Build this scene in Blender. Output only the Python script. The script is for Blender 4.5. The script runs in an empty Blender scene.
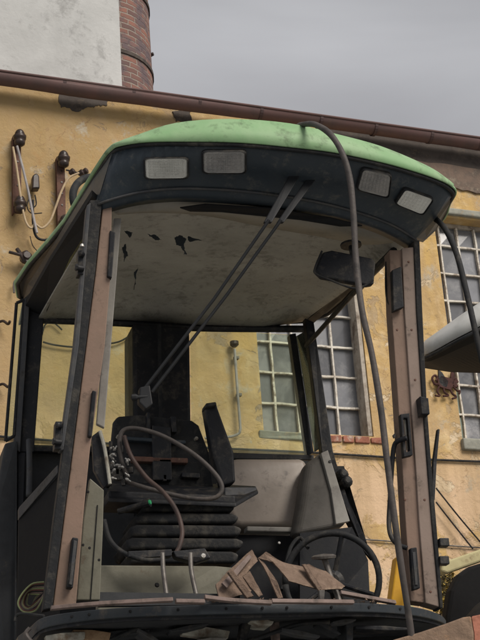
import bpy, bmesh, math, random
from mathutils import Vector as V, Matrix, noise
random.seed(7)
sc = bpy.context.scene
col = sc.collection
rad = math.radians

# ------------------------------------------------------------------ camera
F = 1450.0
pitch = rad(23); roll = math.atan2(240, 3400)
fw = V((0, math.cos(pitch), math.sin(pitch)))
r0 = V((1, 0, 0)); u0 = r0.cross(fw)
cR = r0 * math.cos(roll) - u0 * math.sin(roll)
cU = r0 * math.sin(roll) + u0 * math.cos(roll)
CAM = V((0, 0, 1.6))
cd = bpy.data.cameras.new('camera'); co = bpy.data.objects.new('camera', cd); col.objects.link(co)
cd.sensor_fit = 'VERTICAL'; cd.sensor_height = 36; cd.lens = F / 640 * 36
cd.clip_end = 2000; cd.clip_start = 0.05
m = Matrix((cR, cU, -fw)).transposed().to_4x4(); m.translation = CAM
co.matrix_world = m
sc.camera = co

def P(x, y, Y):
    """world point seen at photo pixel x,y at forward distance Y"""
    d = fw * F + cR * (x - 240) + cU * (320 - y)
    return CAM + d * (Y / d.y)
def onplane(x, y, o, n):
    d = fw * F + cR * (x - 240) + cU * (320 - y)
    return CAM + d * (n.dot(o - CAM) / n.dot(d))
D = V((-.30, .954, 0)).normalized()        # towards the rear of the cab
A = V((.954, .30, 0)).normalized()         # across the cab, to the right
Z = V((0, 0, 1))
WO = V((0, 12, 0)); WD = V((.928, .372, 0)).normalized(); WN = V((.372, -.928, 0)).normalized()  # building wall line
def W(u, z, out=0): return WO + WD * u + Z * z + WN * out
def wpx(x, y, out=0):
    p = onplane(x, y, WO + WN * out, WN); q = p - WO
    return q.dot(WD), q.z

# ------------------------------------------------------------------ materials
def mat(name, c1, c2=None, rough=.7, metal=0, scale=6, amt=.5, bump=.15, bscale=40, spec=.3, c3=None, amt3=.35, scale3=14, coord='Object', rv=.15):
    m = bpy.data.materials.new(name); m.use_nodes = True
    nt = m.node_tree; N = nt.nodes; L = nt.links
    b = N['Principled BSDF']
    tc = N.new('ShaderNodeTexCoord')
    def nz(s, det=6, dist=.3):
        n = N.new('ShaderNodeTexNoise'); n.inputs['Scale'].default_value = s; n.inputs['Detail'].default_value = det
        n.inputs['Roughness'].default_value = .65; n.inputs['Distortion'].default_value = dist
        L.new(tc.outputs[coord], n.inputs['Vector']); return n
    def ramp(src, a, bb):
        r = N.new('ShaderNodeMapRange'); r.inputs[1].default_value = a; r.inputs[2].default_value = bb
        L.new(src, r.inputs[0]); return r.outputs[0]
    def mix(f, a, bb):
        x = N.new('ShaderNodeMix'); x.data_type = 'RGBA'
        L.new(f, x.inputs[0])
        for i, s in ((6, a), (7, bb)):
            if isinstance(s, tuple): x.inputs[i].default_value = (*s, 1)
            else: L.new(s, x.inputs[i])
        return x.outputs[2]
    n1 = nz(scale)
    c2 = c2 or tuple(v * .6 for v in c1)
    out = mix(ramp(n1.outputs[0], .62 - amt * .35, .72 - amt * .1), c1, c2)
    if c3:
        n3 = nz(scale3, 12, .25); n4 = nz(scale3 * .23, 3, 0)
        n3.inputs['Roughness'].default_value = .75
        a3 = N.new('ShaderNodeMath'); a3.operation = 'MULTIPLY_ADD'; a3.inputs[1].default_value = .6
        L.new(n4.outputs[0], a3.inputs[0]); L.new(n3.outputs[0], a3.inputs[2])
        rr3 = N.new('ShaderNodeMapRange'); rr3.inputs[1].default_value = .98 - amt3 * .42; rr3.inputs[2].default_value = 1.12 - amt3 * .36; rr3.inputs[4].default_value = .85
        L.new(a3.outputs[0], rr3.inputs[0])
        out = mix(rr3.outputs[0], out, c3)
    L.new(out, b.inputs['Base Color'])
    n2 = nz(bscale, 5)
    r = N.new('ShaderNodeMapRange'); r.inputs[3].default_value = max(0, rough - rv); r.inputs[4].default_value = min(1, rough + rv)
    L.new(n1.outputs[0], r.inputs[0]); L.new(r.outputs[0], b.inputs['Roughness'])
    b.inputs['Metallic'].default_value = metal; b.inputs['Specular IOR Level'].default_value = spec
    if bump:
        bp = N.new('ShaderNodeBump'); bp.inputs['Strength'].default_value = bump; bp.inputs['Distance'].default_value = .01
        L.new(n2.outputs[0], bp.inputs['Height']); L.new(bp.outputs[0], b.inputs['Normal'])
    return m

M = {}
M['green'] = mat('faded_green_paint', (.19, .335, .165), (.26, .385, .22), rough=.55, scale=3, amt=.6, bump=.06, c3=(.09, .14, .07), amt3=.34, scale3=13)
M['fascia'] = mat('fascia_plastic', (.022, .031, .040), (.034, .042, .05), rough=.42, scale=4, bump=.1, c3=(.075, .075, .07), amt3=.32, scale3=26)
M['sillmat'] = mat('sill_plastic', (.022, .027, .032), (.032, .035, .038), rough=.5, scale=6, bump=.15, c3=(.07, .06, .05), amt3=.25, scale3=18)
M['inner'] = mat('inner_black_lining', (.011, .012, .015), (.02, .02, .021), rough=.7, scale=5, bump=.15, c3=(.045, .04, .035), amt3=.2)
M['wiperblack'] = mat('wiper_black', (.009, .010, .012), (.014, .015, .017), rough=.6, bump=.05)
M['black'] = mat('black_metal', (.007, .008, .011), (.015, .015, .016), rough=.55, scale=8, bump=.2, c3=(.055, .048, .04), amt3=.36, scale3=24)
M['rubber'] = mat('black_rubber', (.011, .012, .014), (.024, .023, .022), rough=.75, scale=10, bump=.3, c3=(.06, .055, .047), amt3=.38, scale3=18)
M['greyframe'] = mat('grey_frame', (.045, .047, .052), (.08, .076, .07), rough=.6, scale=9, bump=.15, c3=(.02, .018, .016), amt3=.3)
M['tan'] = mat('tan_post_paint', (.22, .148, .112), (.185, .13, .098), rough=.62, scale=5, amt=.6, bump=.12, c3=(.07, .05, .04), amt3=.26, scale3=22)
M['taupe'] = mat('taupe_post_paint', (.25, .19, .158), (.21, .16, .13), rough=.6, scale=5, amt=.6, bump=.1, c3=(.08, .06, .05), amt3=.26, scale3=24)
M['greygreen'] = mat('grey_green_paint', (.15, .143, .11), (.11, .105, .08), rough=.6, scale=6, bump=.12, c3=(.09, .06, .04), amt3=.2, scale3=20)
M['greyplastic'] = mat('grey_plastic', (.23, .22, .20), (.15, .14, .13), rough=.55, scale=5, bump=.1, c3=(.07, .06, .05), amt3=.2)
M['liner'] = mat('headliner_felt', (.40, .38, .335), (.31, .295, .255), rough=.95, scale=2.2, amt=.7, bump=.5, bscale=90, spec=.05, c3=(.21, .2, .17), amt3=.38, scale3=22)
M['trim'] = mat('headliner_trim', (.27, .255, .225), (.2, .19, .165), rough=.8, scale=4, bump=.1, c3=(.1, .09, .075), amt3=.2)
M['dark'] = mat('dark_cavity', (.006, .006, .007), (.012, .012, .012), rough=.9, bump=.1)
M['panel'] = mat('dark_grey_panel', (.036, .038, .041), (.024, .025, .027), rough=.7, scale=5, bump=.12, c3=(.09, .075, .06), amt3=.15)
M['tankd'] = mat('dark_beige_plastic', (.085, .078, .07), (.06, .056, .05), rough=.6, scale=4, bump=.1, c3=(.05, .045, .04), amt3=.3)
M['tank'] = mat('grey_tank_plastic', (.36, .305, .26), (.26, .22, .185), rough=.42, scale=3, amt=.6, bump=.08, c3=(.12, .10, .09), amt3=.2, spec=.45)
M['rust'] = mat('rusty_steel', (.20, .14, .105), (.125, .085, .062), rough=.85, scale=14, amt=.7, bump=.8, bscale=60, c3=(.30, .22, .16), amt3=.3, scale3=20)
M['strip'] = mat('broken_trim_strip', (.17, .125, .11), (.10, .075, .062), rough=.7, scale=12, bump=.2, c3=(.06, .05, .045), amt3=.25)
M['hose'] = mat('grey_rubber_hose', (.07, .06, .056), (.042, .038, .036), rough=.6, scale=12, bump=.2, bscale=60, c3=(.12, .10, .085), amt3=.3)
M['brownhose'] = mat('brown_hose', (.06, .038, .032), (.032, .022, .02), rough=.6, scale=12, bump=.15)
M['rod'] = mat('dull_steel_rod', (.13, .12, .11), (.07, .06, .055), rough=.5, metal=.4, scale=16, bump=.1)
M['bright'] = mat('worn_bright_metal', (.36, .36, .35), (.22, .2, .18), rough=.4, metal=.5, scale=25, bump=.2)
M['pale'] = mat('pale_scrap', (.36, .35, .30), (.2, .18, .15), rough=.7, scale=10, bump=.3, c3=(.12, .08, .05), amt3=.4)
M['gutter'] = mat('maroon_gutter_paint', (.125, .072, .068), (.095, .066, .064), rough=.72, scale=3, amt=.6, bump=.1, c3=(.13, .085, .07), amt3=.22, scale3=6)
M['gutterj'] = mat('gutter_joint', (.085, .05, .048), (.06, .04, .04), rough=.7, scale=9, bump=.3)
M['rustdark'] = mat('dark_rust', (.12, .062, .045), (.06, .035, .03), rough=.85, scale=14, bump=.4, c3=(.2, .13, .09), amt3=.25)
M['brownshade'] = mat('dark_brown_shade', (.075, .062, .055), (.045, .037, .033), rough=.9, scale=4, bump=.4, c3=(.13, .1, .075), amt3=.3)  # dark brown for masonry and iron bands, also the painted eave shade
M['rubble'] = mat('exposed_masonry', (.17, .125, .10), (.11, .09, .078), rough=.95, scale=7, amt=.6, bump=1, bscale=18, spec=.1, c3=(.30, .25, .19), amt3=.35, scale3=8)
M['lintel'] = mat('grey_lintel', (.28, .28, .24), (.19, .19, .165), rough=.9, scale=7, bump=.5, bscale=25, c3=(.36, .28, .18), amt3=.25)
M['whiteframe'] = mat('peeling_white_paint', (.62, .59, .53), (.42, .37, .31), rough=.8, scale=10, bump=.5, bscale=60, c3=(.16, .11, .08), amt3=.42, scale3=24)
M['frame2'] = mat('weathered_frame', (.38, .34, .29), (.25, .21, .17), rough=.85, scale=8, bump=.4, c3=(.12, .09, .07), amt3=.35)
M['pane'] = mat('dusty_pane', (.135, .138, .15), (.07, .073, .08), rough=.16, scale=1.8, amt=.8, bump=.03, bscale=3, spec=.7, c3=(.21, .21, .215), amt3=.36, scale3=3)
_nt = M['pane'].node_tree; _b = _nt.nodes['Principled BSDF']; _src = _b.inputs['Base Color'].links[0].from_socket
_g = _nt.nodes.new('ShaderNodeNewGeometry'); _m = _nt.nodes.new('ShaderNodeMapRange'); _m.inputs[3].default_value = .7; _m.inputs[4].default_value = 1.9
_nt.links.new(_g.outputs['Random Per Island'], _m.inputs[0])
_x = _nt.nodes.new('ShaderNodeVectorMath'); _x.operation = 'SCALE'; _nt.links.new(_src, _x.inputs[0]); _nt.links.new(_m.outputs[0], _x.inputs['Scale']); _nt.links.new(_x.outputs[0], _b.inputs['Base Color'])
M['paneg'] = mat('broken_pane_film', (.26, .31, .27), (.17, .21, .18), rough=.4, scale=6, bump=.1)
M['brickred'] = mat('sill_brick', (.30, .12, .08), (.2, .08, .05), rough=.9, scale=18, bump=.6, c3=(.42, .36, .3), amt3=.35)
M['whitewash'] = mat('grey_whitewash', (.49, .495, .49), (.39, .395, .39), rough=.95, scale=1.1, amt=.65, bump=.5, bscale=14, spec=.08, c3=(.27, .27, .265), amt3=.34, scale3=7)
M['silver'] = mat('silver_roof_paint', (.48, .48, .47), (.36, .36, .345), rough=.4, scale=4, bump=.05, c3=(.22, .21, .19), amt3=.2)
M['cream'] = mat('cream_paint', (.52, .47, .26), (.42, .36, .2), rough=.6, scale=6, bump=.1, c3=(.2, .13, .07), amt3=.22)
M['yellow'] = mat('amber_paint', (.62, .34, .03), (.5, .26, .03), rough=.5, scale=6, bump=.08)
M['insul'] = mat('brown_porcelain', (.03, .022, .02), (.05, .032, .027), rough=.3, scale=10, bump=.05)
M['beigecable'] = mat('beige_cable', (.42, .32, .2), (.3, .22, .14), rough=.6, scale=10, bump=.1)
M['greycable'] = mat('grey_cable', (.3, .28, .28), (.2, .19, .19), rough=.6, scale=10, bump=.1)
M['iron'] = mat('rusted_iron', (.06, .022, .018), (.035, .015, .013), rough=.8, scale=25, bump=.4)
M['ground'] = mat('yard_ground', (.29, .295, .29), (.21, .215, .21), rough=.95, scale=.6, bump=.6, bscale=6)
M['leafy'] = mat('dry_leaf', (.34, .24, .05), (.16, .12, .03), rough=.8, scale=20, bump=0)
M['leafd'] = mat('dark_leaf', (.05, .045, .02), (.09, .06, .025), rough=.8, scale=20, bump=0)
M['wood'] = mat('weathered_wood', (.22, .15, .105), (.13, .09, .065), rough=.9, scale=9, bump=.7, bscale=30, c3=(.34, .2, .11), amt3=.3)
M['tyre'] = mat('tyre_rubber', (.014, .014, .015), (.03, .028, .025), rough=.85, scale=8, bump=.3)
M['lamp'] = mat('lamp_glass_lit', (.6, .6, .56), (.46, .46, .43), rough=.14, scale=10, bump=.55, bscale=110, spec=.6)
M['lampdull'] = mat('lamp_glass_dull', (.32, .31, .30), (.2, .2, .2), rough=.12, scale=10, bump=.55, bscale=90, spec=.6)
M['lampbright'] = mat('lamp_glass_clear', (.75, .75, .71), (.6, .59, .56), rough=.14, scale=8, bump=.55, bscale=110, spec=.6)
M['wiregreen'] = mat('green_wire', (.22, .25, .12), rough=.6, bump=0)
M['wirered'] = mat('red_wire', (.13, .045, .035), rough=.6, bump=0)
M['yellowfoam'] = mat('tan_foam', (.3, .2, .12), (.2, .12, .07), rough=.9, scale=20, bump=.5)
M['greenlight'] = mat('green_cap', (.05, .45, .18), rough=.4, bump=0)

def plaster():
    m = bpy.data.materials.new('ochre_plaster'); m.use_nodes = True
    nt = m.node_tree; N = nt.nodes; L = nt.links; b = N['Principled BSDF']
    tc = N.new('ShaderNodeTexCoord')
    def nz(s, det=8, dist=0.2, rg=.6):
        n = N.new('ShaderNodeTexNoise'); n.inputs['Scale'].default_value = s; n.inputs['Detail'].default_value = det
        n.inputs['Roughness'].default_value = rg; n.inputs['Distortion'].default_value = dist
        L.new(tc.outputs['Object'], n.inputs['Vector']); return n.outputs[0]
    def mr(s, a, c, lo=0, hi=1):
        r = N.new('ShaderNodeMapRange'); L.new(s, r.inputs[0])
        for i, v in ((1, a), (2, c), (3, lo), (4, hi)): r.inputs[i].default_value = v
        return r.outputs[0]
    def mix(f, a, c):
        x = N.new('ShaderNodeMix'); x.data_type = 'RGBA'; L.new(f, x.inputs[0])
        for i, s in ((6, a), (7, c)):
            if isinstance(s, tuple): x.inputs[i].default_value = (*s, 1)
            else: L.new(s, x.inputs[i])
        return x.outputs[2]
    def mul(a, c):
        x = N.new('ShaderNodeMath'); x.operation = 'MULTIPLY'; L.new(a, x.inputs[0]); L.new(c, x.inputs[1]); return x.outputs[0]
    o = mix(mr(nz(.9), .38, .62), (.53, .355, .135), (.46, .32, .16))
    o = mix(mr(nz(4.5, 8, .6), .48, .68), o, (.62, .47, .27))
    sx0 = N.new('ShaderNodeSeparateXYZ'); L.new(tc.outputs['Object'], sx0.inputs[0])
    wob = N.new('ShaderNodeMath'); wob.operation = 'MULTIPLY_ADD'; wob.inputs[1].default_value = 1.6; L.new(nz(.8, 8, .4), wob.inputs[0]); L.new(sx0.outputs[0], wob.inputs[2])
    o = mix(mr(wob.outputs[0], 1.5, -.6, 0, .8), o, (.33, .235, .125))   # left half toned darker and browner, its dimmer light put into the colour
    o = mix(mr(nz(11, 8, .4), .58, .72, 0, .55), o, (.36, .22, .10))
    # worn lower zone: pale old plaster in an irregular band below the windows
    sx = N.new('ShaderNodeSeparateXYZ'); L.new(tc.outputs['Object'], sx.inputs[0])
    zone = mr(sx.outputs[2], 5.9, 5.2)
    big = nz(1.7, 10, .5, .62)
    worn = mul(mr(big, .46, .50), zone)
    o = mix(worn, o, (.60, .43, .28))
    pit = mul(mr(nz(2.6, 10, .9, .68), .60, .615), mr(nz(.7), .4, .6))
    o = mix(pit, o, (.30, .24, .18))
    grey = mul(mr(nz(3.4, 12, .3, .72), .56, .64), mr(nz(.55, 3), .45, .55))
    o = mix(grey, o, (.42, .37, .29))
    pale = mul(mr(nz(2.1, 12, .5, .7), .585, .60), mr(sx.outputs[0], -.2, .8))
    o = mix(pale, o, (.64, .52, .36))
    # cracks
    vo = N.new('ShaderNodeTexVoronoi'); vo.feature = 'DISTANCE_TO_EDGE'; vo.inputs['Scale'].default_value = 2.3
    ad = N.new('ShaderNodeVectorMath'); ad.operation = 'ADD'
    nn = N.new('ShaderNodeTexNoise'); nn.inputs['Scale'].default_value = 3; nn.inputs['Detail'].default_value = 6
    L.new(tc.outputs['Object'], nn.inputs['Vector']); L.new(tc.outputs['Object'], ad.inputs[0]); L.new(nn.outputs['Color'], ad.inputs[1])
    L.new(ad.outputs[0], vo.inputs['Vector'])
    crack = mul(mr(vo.outputs['Distance'], .012, .001), mr(nz(1.1, 3), .52, .58))
    o = mix(crack, o, (.27, .175, .10))
    # rain streaks: noise stretched along z
    mp = N.new('ShaderNodeMapping'); mp.inputs['Scale'].default_value = (5, 5, .35); L.new(tc.outputs['Object'], mp.inputs[0])
    st = N.new('ShaderNodeTexNoise'); st.inputs['Scale'].default_value = 1.6; st.inputs['Detail'].default_value = 6; L.new(mp.outputs[0], st.inputs['Vector'])
    o = mix(mr(st.outputs[0], .42, .72, 0, .7), o, (.38, .265, .15))
    L.new(o, b.inputs['Base Color']); b.inputs['Roughness'].default_value = .93; b.inputs['Specular IOR Level'].default_value = .1
    h = N.new('ShaderNodeMath'); h.operation = 'SUBTRACT'; L.new(nz(9, 10, .3, .7), h.inputs[0]); L.new(pit, h.inputs[1])
    h1 = N.new('ShaderNodeMath'); h1.operation = 'SUBTRACT'; L.new(h.outputs[0], h1.inputs[0]); L.new(pale, h1.inputs[1])
    h2 = N.new('ShaderNodeMath'); h2.operation = 'SUBTRACT'; L.new(h1.outputs[0], h2.inputs[0]); L.new(worn, h2.inputs[1])
    bp = N.new('ShaderNodeBump'); bp.inputs['Strength'].default_value = .55; bp.inputs['Distance'].default_value = .03
    L.new(h2.outputs[0], bp.inputs['Height']); L.new(bp.outputs[0], b.inputs['Normal'])
    return m
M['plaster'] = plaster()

def brickmat():
    m = bpy.data.materials.new('chimney_brick'); m.use_nodes = True
    nt = m.node_tree; N = nt.nodes; L = nt.links; b = N['Principled BSDF']
    uv = N.new('ShaderNodeUVMap'); br = N.new('ShaderNodeTexBrick')
    nn = N.new('ShaderNodeTexNoise'); nn.inputs['Scale'].default_value = 9; nn.inputs['Detail'].default_value = 5
    L.new(uv.outputs[0], nn.inputs['Vector'])
    mm = N.new('ShaderNodeVectorMath'); mm.operation = 'MULTIPLY_ADD'; mm.inputs[1].default_value = (.04, .03, 0)
    L.new(nn.outputs['Color'], mm.inputs[0]); L.new(uv.outputs[0], mm.inputs[2])
    L.new(mm.outputs[0], br.inputs['Vector'])
    br.inputs['Scale'].default_value = 1; br.inputs['Brick Width'].default_value = .2; br.inputs['Row Height'].default_value = .068
    br.inputs['Mortar Size'].default_value = .010; br.inputs['Mortar Smooth'].default_value = .4; br.inputs['Bias'].default_value = -.1
    br.inputs['Color1'].default_value = (.25, .125, .098, 1); br.inputs['Color2'].default_value = (.12, .082, .078, 1); br.inputs['Mortar'].default_value = (.27, .23, .2, 1)
    n2 = N.new('ShaderNodeTexNoise'); n2.inputs['Scale'].default_value = 5; n2.inputs['Detail'].default_value = 8; L.new(uv.outputs[0], n2.inputs['Vector'])
    r = N.new('ShaderNodeMapRange'); r.inputs[1].default_value = .46; r.inputs[2].default_value = .6; L.new(n2.outputs[0], r.inputs[0])
    x = N.new('ShaderNodeMix'); x.data_type = 'RGBA'; L.new(r.outputs[0], x.inputs[0]); L.new(br.outputs[0], x.inputs[6]); x.inputs[7].default_value = (.13, .10, .105, 1)
    L.new(x.outputs[2], b.inputs['Base Color']); b.inputs['Roughness'].default_value = .92; b.inputs['Specular IOR Level'].default_value = .15
    bp = N.new('ShaderNodeBump'); bp.invert = True; bp.inputs['Strength'].default_value = .8; bp.inputs['Distance'].default_value = .02
    L.new(br.outputs['Fac'], bp.inputs['Height']); L.new(bp.outputs[0], b.inputs['Normal'])
    return m
M['brick'] = brickmat()

def glassmat(name, tint, haze=.11, gloss=.10):
    m = bpy.data.materials.new(name); m.use_nodes = True
    nt = m.node_tree; N = nt.nodes; L = nt.links; N.remove(N['Principled BSDF'])
    out = N['Material Output']
    tr = N.new('ShaderNodeBsdfTransparent'); tr.inputs[0].default_value = (*tint, 1)
    gl = N.new('ShaderNodeBsdfGlossy'); gl.inputs['Roughness'].default_value = .05; gl.inputs[0].default_value = (.9, .92, .9, 1)
    df = N.new('ShaderNodeBsdfDiffuse'); df.inputs[0].default_value = (.62, .62, .5, 1)
    tc = N.new('ShaderNodeTexCoord'); n = N.new('ShaderNodeTexNoise'); n.inputs['Scale'].default_value = 5; n.inputs['Detail'].default_value = 8; L.new(tc.outputs['Object'], n.inputs['Vector'])
    r = N.new('ShaderNodeMapRange'); r.inputs[1].default_value = .4; r.inputs[2].default_value = .75; r.inputs[3].default_value = haze * .4; r.inputs[4].default_value = haze * 2.2
    L.new(n.outputs[0], r.inputs[0])
    m1 = N.new('ShaderNodeMixShader'); L.new(r.outputs[0], m1.inputs[0]); L.new(tr.outputs[0], m1.inputs[1]); L.new(df.outputs[0], m1.inputs[2])
    fr = N.new('ShaderNodeFresnel'); fr.inputs[0].default_value = 1.45
    m2 = N.new('ShaderNodeMixShader'); L.new(fr.outputs[0], m2.inputs[0]); L.new(m1.outputs[0], m2.inputs[1]); L.new(gl.outputs[0], m2.inputs[2])
    L.new(m2.outputs[0], out.inputs[0])
    return m
M['glass'] = glassmat('greenish_window_glass', (.95, 1.0, .91))

# ------------------------------------------------------------------ builders
ORG = {}
class MB:
    def __init__(s): s.v = []; s.f = []; s.uv = None
    def add(s, vs, fs):
        o = len(s.v); s.v += [V(p) for p in vs]; s.f += [tuple(i + o for i in f) for f in fs]; return s
    def prism(s, pts, t):
        n = len(pts); a = [V(p) for p in pts]; b = [p + t for p in a]
        fs = [tuple(range(n)), tuple(range(2 * n - 1, n - 1, -1))]
        fs += [(i, i + n, (i + 1) % n + n, (i + 1) % n) for i in range(n)]
        return s.add(a + b, fs)
    def plate(s, px, t, d=None):
        return s.prism([P(*p) for p in px], (d or D) * t)
    def box(s, c, x, y, z):
        c = V(c); c0 = c - x - y - z
        return s.prism([c0, c0 + 2 * x, c0 + 2 * x + 2 * z, c0 + 2 * z], 2 * y)
    def rings(s, rings, cap=True, closed=True):
        n = len(rings[0]); vs = [p for r in rings for p in r]; fs = []
        for i in range(len(rings) - 1):
            for j in range(n if closed else n - 1):
                k = (j + 1) % n
                fs.append((i * n + j, i * n + k, (i + 1) * n + k, (i + 1) * n + j))
        if cap and closed:
            fs.append(tuple(range(n - 1, -1, -1))); fs.append(tuple(range((len(rings) - 1) * n, len(rings) * n)))
        return s.add(vs, fs)
    def tube(s, pts, r, n=10, sub=8, smooth=True):
        pts = [V(p) for p in pts]
        if smooth and len(pts) > 2: pts = spline(pts, sub)
        rs = r if callable(r) else (lambda t: r)
        t = (pts[1] - pts[0]).normalized()
        up = V((0, 0, 1)) if abs(t.z) < .9 else V((0, 1, 0))
        a = t.cross(up).normalized(); rings = []
        for i, p in enumerate(pts):
            t2 = (pts[min(i + 1, len(pts) - 1)] - pts[max(i - 1, 0)]).normalized()
            a = (a - t2 * a.dot(t2)).normalized(); b = t2.cross(a)
            rr = rs(i / (len(pts) - 1))
            rings.append([p + (a * math.cos(k * 2 * math.pi / n) + b * math.sin(k * 2 * math.pi / n)) * rr for k in range(n)])
        return s.rings(rings)
    def lathe(s, o, ax, prof, n=16):
        ax = ax.normalized(); up = V((0, 0, 1)) if abs(ax.z) < .9 else V((0, 1, 0))
        a = ax.cross(up).normalized(); b = ax.cross(a)
        return s.rings([[V(o) + ax * h + (a * math.cos(k * 2 * math.pi / n) + b * math.sin(k * 2 * math.pi / n)) * max(r, 1e-4) for k in range(n)] for h, r in prof])
    def build(s, name, mt, parent=None, bevel=0, smooth=False, solid=0, sub=0, label=None, seg=2):
        lo = V((min(p[i] for p in s.v) for i in range(3))); hi = V((max(p[i] for p in s.v) for i in range(3)))
        c = (lo + hi) / 2
        if not parent: c.z = lo.z
        me = bpy.data.meshes.new(name)
        keep = name in KEEPZ
        if keep: c = V((0, 0, 0))
        me.from_pydata([p - c for p in s.v], [], s.f); me.update()
        bm = bmesh.new(); bm.from_mesh(me); bmesh.ops.recalc_face_normals(bm, faces=bm.faces)
        bm.to_mesh(me); bm.free()
        if smooth: me.polygons.foreach_set('use_smooth', [True] * len(me.polygons))
        if s.uv:
            l = me.uv_layers.new(name='UVMap')
            for lp in me.loops: l.data[lp.index].uv = s.uv(s.v[lp.vertex_index])
        me.materials.append(M[mt] if isinstance(mt, str) else mt)
        o = bpy.data.objects.new(name, me); col.objects.link(o)
        if parent: o.parent = parent; o.location = c - ORG[parent.name]
        else: o.location = c
        ORG[o.name] = c.copy()
        if label: o['label'] = label
        if solid:
            md = o.modifiers.new('s', 'SOLIDIFY'); md.thickness = solid; md.offset = 0
        if bevel:
            md = o.modifiers.new('b', 'BEVEL'); md.width = bevel; md.segments = seg; md.limit_method = 'ANGLE'; md.angle_limit = rad(35); md.harden_normals = False
        if sub:
            md = o.modifiers.new('u', 'SUBSURF'); md.levels = sub; md.render_levels = sub
        if bevel or smooth:
            pass
        return o
KEEPZ = set()
def spline(pts, sub=8):
    out = []
    for i in range(len(pts) - 1):
        p0 = pts[max(i - 1, 0)]; p1 = pts[i]; p2 = pts[i + 1]; p3 = pts[min(i + 2, len(pts) - 1)]
        for k in range(sub):
            t = k / sub
            out.append(.5 * ((2 * p1) + (p2 - p0) * t + (2 * p0 - 5 * p1 + 4 * p2 - p3) * t * t + (3 * p1 - p0 - 3 * p2 + p3) * t ** 3))
    out.append(pts[-1].copy()); return out
def empty(name, loc, label, cat, group=None):
    o = bpy.data.objects.new(name, None); col.objects.link(o); o.location = loc
    o.empty_display_size = .2
    o['label'] = label; o['category'] = cat
    if group: o['group'] = group
    ORG[o.name] = V(loc); return o
def tag(o, label, cat, group=None):
    o['label'] = label; o['category'] = cat
    if group: o['group'] = group
    return o
def px(*a): return [P(*p) for p in a]
def jag(pts, amp, seed=0):
    """roughen a closed outline by repeated midpoint displacement"""
    rnd = random.Random(seed)
    for lv in range(3):
        out = []
        for i in range(len(pts)):
            a = pts[i]; b = pts[(i + 1) % len(pts)]
            out.append(a)
            k = amp / (1.6 ** lv)
            out.append(tuple((a[j] + b[j]) / 2 + (rnd.uniform(-k, k) if j < 2 else 0) for j in range(len(a))))
        pts = out
    return pts

# ------------------------------------------------------------------ ground
KEEPZ |= {'ground', 'wall'}
g = MB().add([(-400, -400, 0), (400, -400, 0), (400, 400, 0), (-400, 400, 0)], [(0, 1, 2, 3)]).build('ground', 'ground'); g['kind'] = 'structure'

# ------------------------------------------------------------------ building
B = empty('factory_building', W(0, 0), 'old ochre plastered factory building with barred windows and maroon gutter under the eave', 'building')
T = -WN * .45
def wall_holes(u0, u1, z0, z1, holes, depth):
    us = sorted({u0, u1, *[h[0] for h in holes], *[h[1] for h in holes]}); zs = sorted({z0, z1, *[h[2] for h in holes], *[h[3] for h in holes]})
    mb = MB(); 
    def hole(u, z): return any(h[0] < u < h[1] and h[2] < z < h[3] for h in holes)
    for i in range(len(us) - 1):
        for j in range(len(zs) - 1):
            a, b, c, d = us[i], us[i + 1], zs[j], zs[j + 1]
            if hole((a + b) / 2, (c + d) / 2): continue
            mb.add([W(a, c), W(b, c), W(b, d), W(a, d)], [(0, 1, 2, 3)])
            mb.add([W(a, c, -depth), W(b, c, -depth), W(b, d, -depth), W(a, d, -depth)], [(3, 2, 1, 0)])
    for h in holes:
        a, b, c, d = h
        for q in ([W(a, c), W(b, c)], [W(b, c), W(b, d)], [W(b, d), W(a, d)], [W(a, d), W(a, c)]):
            mb.add(q + [q[1] - WN * depth, q[0] - WN * depth], [(0, 1, 2, 3)])
    return mb
winsL = (.15, 1.215, 5.655, 7.99); winsR = (2.12, 3.2, 5.69, 8.0)
holes = [winsL, winsR, (-4.0, -2.95, 5.66, 7.99), (4.2, 5.25, 5.66, 8.0)]
wl = wall_holes(-6, 8, 0, 8.88, holes, .45).build('wall', 'plaster', B)
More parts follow.
